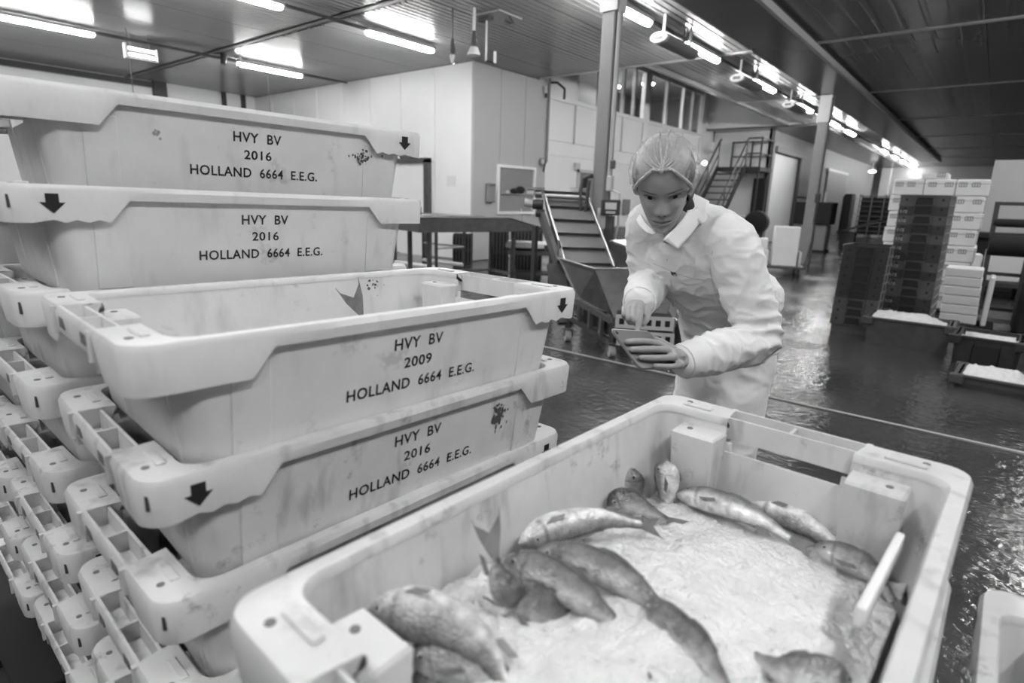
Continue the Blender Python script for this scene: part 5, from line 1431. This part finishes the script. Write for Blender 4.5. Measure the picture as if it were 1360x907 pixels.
# right hand: pointing at the screen from above
ix = TP(.735, .035, -.0120)
k0 = V((-0.630, 1.271, 1.076)); k1 = V((-0.643, 1.267, 1.077)); k2 = V((-0.656, 1.266, 1.075)); k3 = V((-0.671, 1.271, 1.076))
for kk in (k0, k1, k2, k3): limb(bm_, [wrR, wrR.lerp(kk, .6), kk], [.016, .0125, .0092], 14)
pip0 = V((-0.614, 1.241, 1.064))
finger([k0, pip0, pip0.lerp(ix, .55), ix + V(0, 0, .003)], .0088, .0064)
def curl(k, a, b, c, r): finger([k, V(a), V(b), V(c)], r, r * .78)
curl(k1, (-0.624, 1.231, 1.062), (-0.630, 1.249, 1.048), (-0.634, 1.268, 1.050), .0086)
curl(k2, (-0.639, 1.233, 1.063), (-0.644, 1.248, 1.049), (-0.647, 1.269, 1.050), .0083)
curl(k3, (-0.656, 1.241, 1.067), (-0.660, 1.253, 1.056), (-0.661, 1.272, 1.055), .0076)
finger([wrR.lerp(k0, .35) + V(.016, .006, -.006), V((-0.620, 1.291, 1.072)), V((-0.612, 1.273, 1.058)), V((-0.614, 1.261, 1.047))], .0110, .0076)
def remesh(mb, vox, name, material, smooth_it=0, parent=person):
    me = mesh_from('tmp', [V(p) - PO for p in mb.v], mb.f)
    b_ = bmesh.new(); b_.from_mesh(me); bmesh.ops.recalc_face_normals(b_, faces=b_.faces); b_.to_mesh(me); b_.free()
    o = bpy.data.objects.new('tmp', me); COL.objects.link(o)
    md = o.modifiers.new('r', 'REMESH'); md.mode = 'VOXEL'; md.voxel_size = vox; md.use_smooth_shade = True
    if smooth_it:
        ms = o.modifiers.new('s', 'SMOOTH'); ms.factor = .5; ms.iterations = smooth_it
    dg = bpy.context.evaluated_depsgraph_get()
    res = bpy.data.meshes.new_from_object(o.evaluated_get(dg)); res.name = name
    bpy.data.objects.remove(o); bpy.data.meshes.remove(me)
    res.materials.clear(); res.materials.append(material)
    res.polygons.foreach_set('use_smooth', [True] * len(res.polygons))
    return link(name, res, parent)
body = remesh(bm_, .0024, 'body', M['skin'], 1)
# ---- coat: torso and sleeves in one
ct = MB()
ell_loft(ct, SP, LAT)
limb(ct, [shL - LAT * .045 + V(0, 0, .012), shL, shL.lerp(elL, .5) + V(.004, .0, 0), elL, elL.lerp(wrL, .5) + V(0, 0, -.008), wrL.lerp(elL, .06)], [.062, .066, .061, .057, .051, .043], 26)
limb(ct, [shR + LAT * .045 + V(0, 0, .005), shR, shR.lerp(elR, .5), elR, elR.lerp(wrR, .5) + V(0, 0, -.008), wrR.lerp(elR, .04)], [.060, .064, .060, .056, .052, .041], 26)
ct.ball(V((-0.556, 1.921, 1.038)), .088, 20); ct.ball(V((-0.600, 1.950, 0.993)), .085, 20)
coat = remesh(ct, .0055, 'coat', M['coat'], 2)
def wrinkle(o, amp, fold_axes):
    me = o.data; n = len(me.vertices)
    co = np.empty(n * 3); me.vertices.foreach_get('co', co); co = co.reshape(-1, 3)
    no = np.empty(n * 3); me.vertex_normals.foreach_get('vector', no); no = no.reshape(-1, 3)
    for i in range(n):
        p = co[i]; w = p + np.array(PO)
        nz = mnoise.noise(Vector((p[0] * 9, p[1] * 9, p[2] * 15))); n2 = mnoise.noise(Vector((p[0] * 20 + nz, p[1] * 20, p[2] * 34 + 3)))
        d = .35 * nz + .9 * (1 - abs(n2) * 2.2) ** 3 * .35 if abs(n2) < .45 else .35 * nz
        for c, ax, R_, fr, A_, sd in fold_axes:
            q = w - c; dist = np.linalg.norm(q)
            if dist > R_ * 2: continue
            s = float(q @ ax)
            ph = s * fr + 2.2 * mnoise.noise(Vector((w[0] * 14 + sd, w[1] * 14, w[2] * 14)))
            d += A_ * (1 - abs(math.sin(ph))) * math.exp(-(dist / R_) ** 2)
        co[i] = p + no[i] * d * amp
    me.vertices.foreach_set('co', co.ravel()); me.update()
def ax(a, b): return np.array((V(b) - V(a)).normalized())
wrinkle(coat, .0100, [(np.array(elL), ax(shL, elL.lerp(wrL, .4)), .10, 75, 1.5, 1.0), (np.array(elR), ax(shR, elR.lerp(wrR, .4)), .10, 75, 1.3, 2.0),
    (np.array(elL.lerp(wrL, .6)), ax(elL, wrL), .08, 90, 1.0, 7.0), (np.array((-.60, 1.70, 1.08)), ax(SP[1][0], SP[4][0]), .14, 60, 1.1, 3.0), (np.array(shL.lerp(elL, .1)), ax(shL, neckb), .09, 60, .8, 4.0), (np.array((-.57, 1.83, .95)), np.array((0, 0, 1.0)), .14, 70, 1.3, 6.0)])
# ---- trousers
tr_ = MB()
ell_loft(tr_, [((-.590, 1.832, .80), .128, .100), ((-.590, 1.835, .90), .138, .110), ((-.590, 1.822, .96), .136, .106)], LAT)
limb(tr_, [hipR - V(0, 0, .03), hipR.lerp(kneeR, .5), kneeR, kneeR.lerp(ankR, .5), ankR + V(0, 0, .02)], [.086, .080, .076, .078, .082], 26)
limb(tr_, [hipL - V(0, 0, .03), hipL.lerp(kneeL, .5), kneeL, kneeL.lerp(ankL, .5), ankL + V(0, 0, .02)], [.088, .082, .076, .078, .082], 26)
tr_.ball(V((-0.555, 1.914, 0.972)), .085, 20); tr_.ball(V((-0.607, 1.939, 0.935)), .082, 20)
trs = remesh(tr_, .008, 'trousers', M['coat'], 3)
wrinkle(trs, .009, [(np.array((-.62, 1.72, .82)), np.array((.3, .3, .9)), .16, 45, 1.0, 1.0), (np.array(kneeR), np.array((0, 0, 1.0)), .12, 60, 1.0, 2.0), (np.array(kneeL), np.array((0, 0, 1.0)), .12, 60, 1.0, 3.0)])
for nm, an in (('left', ankL), ('right', ankR)):
    b_ = MB(); limb(b_, [an + V(0, 0, .12), an + V(0, 0, .02), an + FR * .05 - V(0, 0, .035), an + FR * .15 - V(0, 0, .045)], [.052, .050, .050, .042])
    b_.v = [(x, y, max(z, .004)) for x, y, z in b_.v]
    remesh(b_, .007, 'boot', M['white_plastic'], 2)
# ---- collar, shirt neck, coat details
bvh = BVHTree.FromObject(coat, bpy.context.evaluated_depsgraph_get())
def on_coat(p, d, off=.0015):
    r = bvh.ray_cast(V(p) - PO, V(d).normalized())
    if r[0] is None: return None
    return r[0] + r[1] * off, r[1]
ndir = (HW(0, -.04, -.08) - neckb).normalized()
nl = (LAT - ndir * LAT.dot(ndir)).normalized(); nf = nl.cross(ndir)
if nf.dot(FR) < 0: nf = -nf
def nring(rl, rf, h, a, dy=0.0): return neckb + ndir * h + nl * (rl * math.sin(a)) + nf * (rf * math.cos(a) + dy)
mb = MB(); rings = []
for h, r in ((-.03, .064), (.020, .063), (.048, .060), (.049, .056), (.0, .054)): rings.append([nring(r, r * .84, h + .010 * math.cos(2 * PI * k / 32 + PI), 2 * PI * k / 32) - PO for k in range(32)])
mb.loft(rings, True, False); mb.build('shirt_neckband', M['black_cloth'], person, 60)
# folded collar: from one front tip round the neck to the other
mb = MB(); rows = [[] for _ in range(5)]; na = 40
for k in range(na + 1):
    t = -1 + 2 * k / na; a = t * math.radians(104) + PI      # starts and ends at the front
    fr_ = 0
    rows[0].append(nring(.060, .062, .000, a)); rows[1].append(nring(.062, .064, .026 - .016 * fr_, a))
    rows[2].append(nring(.066, .068, .025 - .016 * fr_, a)); rows[3].append(nring(.074, .078, .006 - .028 * fr_, a, .006 * fr_)); rows[4].append(nring(.081, .087, -.012 - .046 * fr_, a, .016 * fr_))
for r in range(4):
    a_, b__ = rows[r], rows[r + 1]
    for k in range(na): mb.add([a_[k] - PO, a_[k + 1] - PO, b__[k + 1] - PO, b__[k] - PO], [(0, 1, 2, 3)])
co_ = mb.build('collar', M['coat'], person, 60)
bmx = bmesh.new(); bmx.from_mesh(co_.data); bmesh.ops.remove_doubles(bmx, verts=bmx.verts, dist=.0005); bmx.to_mesh(co_.data); bmx.free()
sm_ = co_.modifiers.new('thick', 'SOLIDIFY'); sm_.thickness = .0035; sm_.offset = 0
# the two front collar flaps, lying open on the coat
def flap(inner, outer, fo):
    def lay(pts, off):
        O_ = V(0, 0, CAM_H) - PO; ds = []
        for p in pts:
            d = V(p) - V(0, 0, CAM_H); h = bvh.ray_cast(O_, d.normalized()); t = d.length
            if h[0] is not None and abs((h[0] - O_).length - t) < .07: t = (h[0] - O_).length - off
            ds.append(t)
        sm = [sum(ds[max(0, i - 1):i + 2]) / len(ds[max(0, i - 1):i + 2]) for i in range(len(ds))]
        return [O_ + (V(p) - V(0, 0, CAM_H)).normalized() * min(x, y) for p, x, y in zip(pts, sm, ds)]
    gi, go = lay(inner, .016), lay(outer, .005)
    mb = MB(); m_ = 7; vs = []
    for a_, b_2 in zip(gi, go):
        for k in range(m_):
            f = k / (m_ - 1); vs.append(a_.lerp(b_2, f) + (V(.43, -.90, .25) * fo) * math.sin(PI * min(1, f * .75 + .1)))
    n_ = len(gi)
    mb.add(vs, [(i * m_ + k, (i + 1) * m_ + k, (i + 1) * m_ + k + 1, i * m_ + k + 1) for i in range(n_ - 1) for k in range(m_ - 1)])
    o = mb.build('collar_flap', M['coat'], person, 60); s_ = o.modifiers.new('thick', 'SOLIDIFY'); s_.thickness = .004; s_.offset = 0
flap([(-0.628, 1.526, 1.355), (-0.619, 1.485, 1.326), (-0.621, 1.454, 1.296), (-0.628, 1.427, 1.271), (-0.638, 1.399, 1.250), (-0.642, 1.392, 1.241)], [(-0.594, 1.548, 1.337), (-0.592, 1.528, 1.312), (-0.592, 1.494, 1.285), (-0.598, 1.459, 1.255), (-0.610, 1.419, 1.220), (-0.615, 1.414, 1.219)], .003)
flap([(-0.743, 1.456, 1.300), (-0.722, 1.440, 1.282), (-0.698, 1.428, 1.265), (-0.674, 1.418, 1.255)], [(-0.753, 1.456, 1.284), (-0.734, 1.439, 1.267), (-0.710, 1.429, 1.255), (-0.681, 1.410, 1.249)], .003)
def seam(pts, name, r, m, sag=None):
    P = []
    for p in pts:
        h = on_coat((0, 0, CAM_H), V(p) - V(0, 0, CAM_H), .0008)
        if h: P.append(h[0])
    if len(P) > 1: MB().tube(P, r, 6).build(name, m, person, 60)
M['stitch'] = mat('seam_thread', .55, .8)
seam([(-0.653, 1.429, 1.239), (-0.641, 1.423, 1.188), (-0.620, 1.419, 1.122), (-0.596, 1.415, 1.047), (-0.580, 1.413, 1.000)], 'placket_edge', .0012, M['coat'])
seam([(-0.666, 1.399, 1.178), (-0.643, 1.415, 1.167), (-0.613, 1.434, 1.153), (-0.585, 1.455, 1.144), (-0.557, 1.476, 1.140)], 'pocket_seam', .0006, M['stitch'])
seam([(-0.505, 1.419, 1.249), (-0.517, 1.400, 1.218), (-0.513, 1.389, 1.174), (-0.494, 1.388, 1.121), (-0.472, 1.392, 1.078)], 'armhole_seam', .0006, M['stitch'])
h = on_coat((0, 0, CAM_H), V((-0.621, 1.428, 1.154)) - V(0, 0, CAM_H), .0012)
if h:
    p, n_ = h; r_ = n_.cross(V(0, 0, 1)).normalized(); u_ = r_.cross(n_)
    if r_.dot(V(1, 0, 0)) < 0: r_ = -r_
    def quad(name, cx, cy, w, hh, m, o):
        q = [p + n_ * o + r_ * (cx + a * w) + u_ * (cy + b * hh) for a, b in ((-.5, -.5), (.5, -.5), (.5, .5), (-.5, .5))]
        MB().add(q + [x + n_ * .0006 for x in q], [(4, 5, 6, 7), (0, 1, 5, 4), (1, 2, 6, 5), (2, 3, 7, 6), (3, 0, 4, 7)]).build(name, m, person)
    quad('chest_badge', 0, 0, .019, .014, M['print_grey'], .0)
    quad('badge_mark', -.0045, .001, .0045, .007, M['ink'], .0008); quad('badge_mark', .0035, .002, .006, .004, M['ink'], .0008); quad('badge_mark', .004, -.003, .005, .003, M['white_plastic'], .0008)
# cuffs
for w_, e_, r in ((wrL, elL, .0445), (wrR, elR, .0425)):
    a = w_.lerp(e_, -.005); d = (e_ - w_).normalized()
    mb = MB(); mb.tube([a - PO + d * t for t in (0, .003, .06, .064)], [r * .97, r, r * 1.03, r * 1.0], 28, caps=False)
    c_ = mb.build('cuff', M['coat'], person, 60); s_ = c_.modifiers.new('thick', 'SOLIDIFY'); s_.thickness = .004
# ---- face details laid on the face surface
def patch(name, outline, m, off):
    """outline: list of (x,z) rows low/high -> strip conforming to the face"""
    vs = []; fs = []
    for lo, hi in outline:
        for k in range(5):
            f = k / 4; x = lo[0] + (hi[0] - lo[0]) * f; z = lo[1] + (hi[1] - lo[1]) * f
            e = math.sin(PI * f) if len(outline) > 2 else 1
            vs.append(HW(x, face_y(x, z) + off, z) - PO)
    n = len(outline)
    for i in range(n - 1):
        for k in range(4): fs.append((i * 5 + k, (i + 1) * 5 + k, (i + 1) * 5 + k + 1, i * 5 + k + 1))
    mb = MB(); mb.add(vs, fs); return mb.build(name, m, person, 60)
for s in (-1, 1):
    ol, ir, la, br = [], [], [], []
    for i in range(13):
        t = -1 + 2 * i / 12; x = s * .031 + .0155 * t
        out = t * s                                   # +1 at the outer corner
        lo, hi = -.0056 * (1 - t * t) ** .7 + .0008 * out - .0012, .0048 * (1 - t * t) ** .6 + .0008 * out - .0012
        ol.append(((x, lo), (x, hi)))
        la.append(((x, hi - .0006), (x, hi + .0017 + .0008 * max(0, out))))
        xi = s * .031 - .001 + .0062 * t
        tt = (xi - s * .031) / .0145
        lo2, hi2 = -.0056 * (1 - tt * tt) ** .7 - .0012, .0048 * (1 - tt * tt) ** .6 - .0012
        cz = -.0022; hh = .0062 * math.sqrt(max(0, 1 - t * t))
        ir.append(((xi, max(lo2, cz - hh)), (xi, min(hi2, cz + hh))))
        xb = s * .032 + .020 * t; zb = .0190 + .0026 * (1 - (out - .2) ** 2) - .005 * max(0, out - .4)
        wb = .0023 * (1 - .55 * max(0, out)) * (1 - .5 * max(0, -out) ** 3)
        br.append(((xb, zb - wb), (xb, zb + wb)))
    patch('eye', ol, M['eyew'], .0008); patch('iris', ir, M['iris'], .0014); patch('upper_lashes', la, M['lash'], .0016); patch('eyebrow', br, M['brow'], .0014)
up_, lo_, ml = [], [], []
for i in range(15):
    t = -1 + 2 * i / 14; x = .0235 * t; e = max(0, 1 - t * t)
    up_.append(((x, -.0692 + .0006 * abs(t)), (x, -.0692 + .0006 * abs(t) + .0068 * e ** .8 - .0016 * math.exp(-(t / .12) ** 2))))
    lo_.append(((x, -.0692 + .0006 * abs(t) - .0082 * e ** .8), (x, -.0692 + .0006 * abs(t))))
    ml.append(((x, -.0700 + .0006 * abs(t)), (x, -.0686 + .0006 * abs(t))))
patch('upper_lip', up_, M['lip'], .0009); patch('lower_lip', lo_, M['lip'], .0009); patch('mouth_line', ml, M['lash'], .0016)
for s in (-1, 1): MB().ball(HW(s * .0065, face_y(s * .0065, -.0465) + .0005, -.0468) - PO, .0032, 8, sc=(1.1, .8, .7)).build('nostril', M['lash'], person, 60)
# ---- hair and hairnet
def cap(rx, ry, rz, cz, puff, edge_off, n=96, m=40, seed=0.0, pleat=0.0):
    rings = []
    for j in range(m + 1):
        r = []
        for k in range(n):
            a = 2 * PI * k / n                      # 0 = front
            ca_, sa_ = math.cos(a), math.sin(a)
            zb = .078 * smooth01(.30, .95, ca_) + (-.028) * (1 - smooth01(.30, .95, ca_)) * (1 - smooth01(.2, -.6, ca_)) - .060 * smooth01(.2, -.6, ca_) + edge_off
            t = j / m
            th0 = math.asin(max(-.98, min(.98, (zb - cz) / rz))); th = th0 + (PI / 2 - th0) * t
            c_, s_ = math.cos(th), math.sin(th)
            bulge = 1 + puff * math.sin(PI * min(1, t * 1.6)) * (.6 + .4 * abs(sa_))
            x, y, z = rx * c_ * sa_ * bulge, ry * c_ * ca_ * bulge - .008, cz + rz * s_
            if pleat:
                dx_, dz_ = x, z - .082; ang = math.atan2(dx_, max(.001, dz_ + .02)); rad = math.hypot(dx_, dz_)
                w_ = math.exp(-(rad / .07) ** 2) * (1 if ca_ > -.1 else 0)
                p_ = pleat * (w_ * (1 - abs(math.sin(ang * 6 + seed))) ** 2 * 1.6 + .7 * mnoise.noise(Vector((x * 45 + seed, y * 45, z * 45))) + .5 * (1 - abs(mnoise.noise(Vector((x * 22, y * 22 + seed, z * 30))))) ** 4)
                x += p_ * c_ * sa_; y += p_ * c_ * ca_; z += p_ * s_
            r.append(HW(x, y, z) - PO)
        rings.append(r)
    mb = MB(); mb.loft(rings, True, False); mb.f.append(tuple(m * n + k for k in range(n))); mb.mi.append(0)
    return mb, rings[0]
mb, _ = cap(.076, .102, .078, .028, .05, .006); mb.build('hair', M['hair'], person, 60)
def net_mat():
    m = bpy.data.materials.new('hairnet_gauze'); m.use_nodes = True
    nt = m.node_tree; N = nt.nodes; L = nt.links; b = N['Principled BSDF']; out = N['Material Output']
    b.inputs['Base Color'].default_value = (.62, .62, .62, 1); b.inputs['Roughness'].default_value = .7
    tc = N.new('ShaderNodeTexCoord')
    n1 = N.new('ShaderNodeTexNoise'); n1.inputs['Scale'].default_value = 30; n1.inputs['Detail'].default_value = 6; n1.inputs['Distortion'].default_value = 1.5
    L.new(tc.outputs['Object'], n1.inputs['Vector'])
    vo = N.new('ShaderNodeTexVoronoi'); vo.feature = 'DISTANCE_TO_EDGE'; vo.inputs['Scale'].default_value = 190
    L.new(tc.outputs['Object'], vo.inputs['Vector'])
    r1 = N.new('ShaderNodeMapRange'); r1.inputs[1].default_value = .47; r1.inputs[2].default_value = .66; r1.inputs[3].default_value = .12; r1.inputs[4].default_value = .40
    L.new(n1.outputs[0], r1.inputs[0])
    r2 = N.new('ShaderNodeMapRange'); r2.inputs[1].default_value = .02; r2.inputs[2].default_value = .10; r2.inputs[3].default_value = .16; r2.inputs[4].default_value = .0
    L.new(vo.outputs['Distance'], r2.inputs[0])
    ad = N.new('ShaderNodeMath'); ad.operation = 'ADD'; ad.use_clamp = True; L.new(r1.outputs[0], ad.inputs[0]); L.new(r2.outputs[0], ad.inputs[1])
    t = N.new('ShaderNodeBsdfTransparent'); mx = N.new('ShaderNodeMixShader')
    L.new(ad.outputs[0], mx.inputs[0]); L.new(t.outputs[0], mx.inputs[1]); L.new(b.outputs[0], mx.inputs[2]); L.new(mx.outputs[0], out.inputs[0])
    return m
M['net'] = net_mat(); M['net_band'] = mat('hairnet_band', .52, .7, noise=.3, nscale=80, bump=.5, bscale=160)
mb, edge_ = cap(.0835, .109, .084, .029, .06, .002, 128, 48, 1.3, .0040); net = mb.build('hairnet', M['net'], person, 60)
mb = MB(); mb.tube([V(p) for p in edge_] + [V(edge_[0]), V(edge_[1])], .0042, 8); mb.build('hairnet_band', M['net_band'], net, 60)
# gathered folds running back from the knot at the forehead
import itertools
kx, kz = .001, .083
for i, (a_, ln, r) in enumerate(((-62, .055, .0028), (-38, .06, .0024), (-14, .075, .0042), (6, .08, .0036), (28, .06, .0022), (55, .06, .0024), (78, .05, .002), (-80, .05, .002))):
    P = []
    for q in range(9):
        f = q / 8; x = kx + math.sin(math.radians(a_)) * ln * f + .002 * math.sin(q + i); zz = kz + math.cos(math.radians(a_)) * ln * f * .75
        th = math.asin(max(-.99, min(.99, (zz - .029) / .088))); c_ = math.cos(th)
        y = .1145 * c_ * math.sqrt(max(.02, 1 - min(.97, (x / (.089 * c_ + 1e-6)) ** 2))) - .010
        P.append(HW(x, y, zz) - PO)
    mb = MB(); mb.tube(P, [r * (1.1 - .8 * f / 8) for f in range(9)], 8); mb.build('hairnet_fold', M['net_band'], net, 60)
mb = MB(); mb.ball(HW(kx, .082, kz - .002) - PO, .0065, 10); mb.build('hairnet_knot', M['net_band'], net, 60)
# ---- the tablet itself
tab = thing('tablet', 'thin dark tablet computer held up in both hands of the woman', 'tablet', TP(.5, .5))
TO = V(tab.location); Rt = Matrix((tu, tv, tn)).transposed()
def tbox(name, w, h, d, o, m, b=.0):
    mb = MB(); 
    rr2 = []
    for zz, e in ((-d / 2, .0012), (-d / 2 + .0012, 0), (d / 2 - .0012, 0), (d / 2, .0012)):
        ring = []
        for cx, cy, a0 in ((1, 1, 0), (-1, 1, 90), (-1, -1, 180), (1, -1, 270)):
            for q in range(5):
                a = math.radians(a0 + 22.5 * q); R0 = .010
                ring.append(Rt @ V(cx * (w / 2 - R0) + (R0 - e) * math.cos(a), cy * (h / 2 - R0) + (R0 - e) * math.sin(a), zz + o))
        rr2.append(ring)
    mb.loft(rr2); return mb.build(name, m, tab, 40)
tbox('case', TWd, TH_, .0062, 0, M['tablet']); tbox('screen', TWd - .004, TH_ - .004, .0030, -.0032, M['screen'])
mb = MB(); mb.tube([TP(.05, -.005, 0) - TO, TP(.95, -.005, 0) - TO], .0028, 8); mb.build('bright_edge', M['bright_edge'], tab, 60)
mb = MB(); mb.tube([TP(1.004, .06, 0) - TO, TP(1.004, .9, 0) - TO], .0026, 8); mb.build('bright_edge', M['bright_edge'], tab, 60)
mb = MB(); mb.tube([TP(.06, .1, .0030) - TO, TP(.06, .1, .0040) - TO], .004, 12); mb.build('camera_lens', M['screen'], tab)
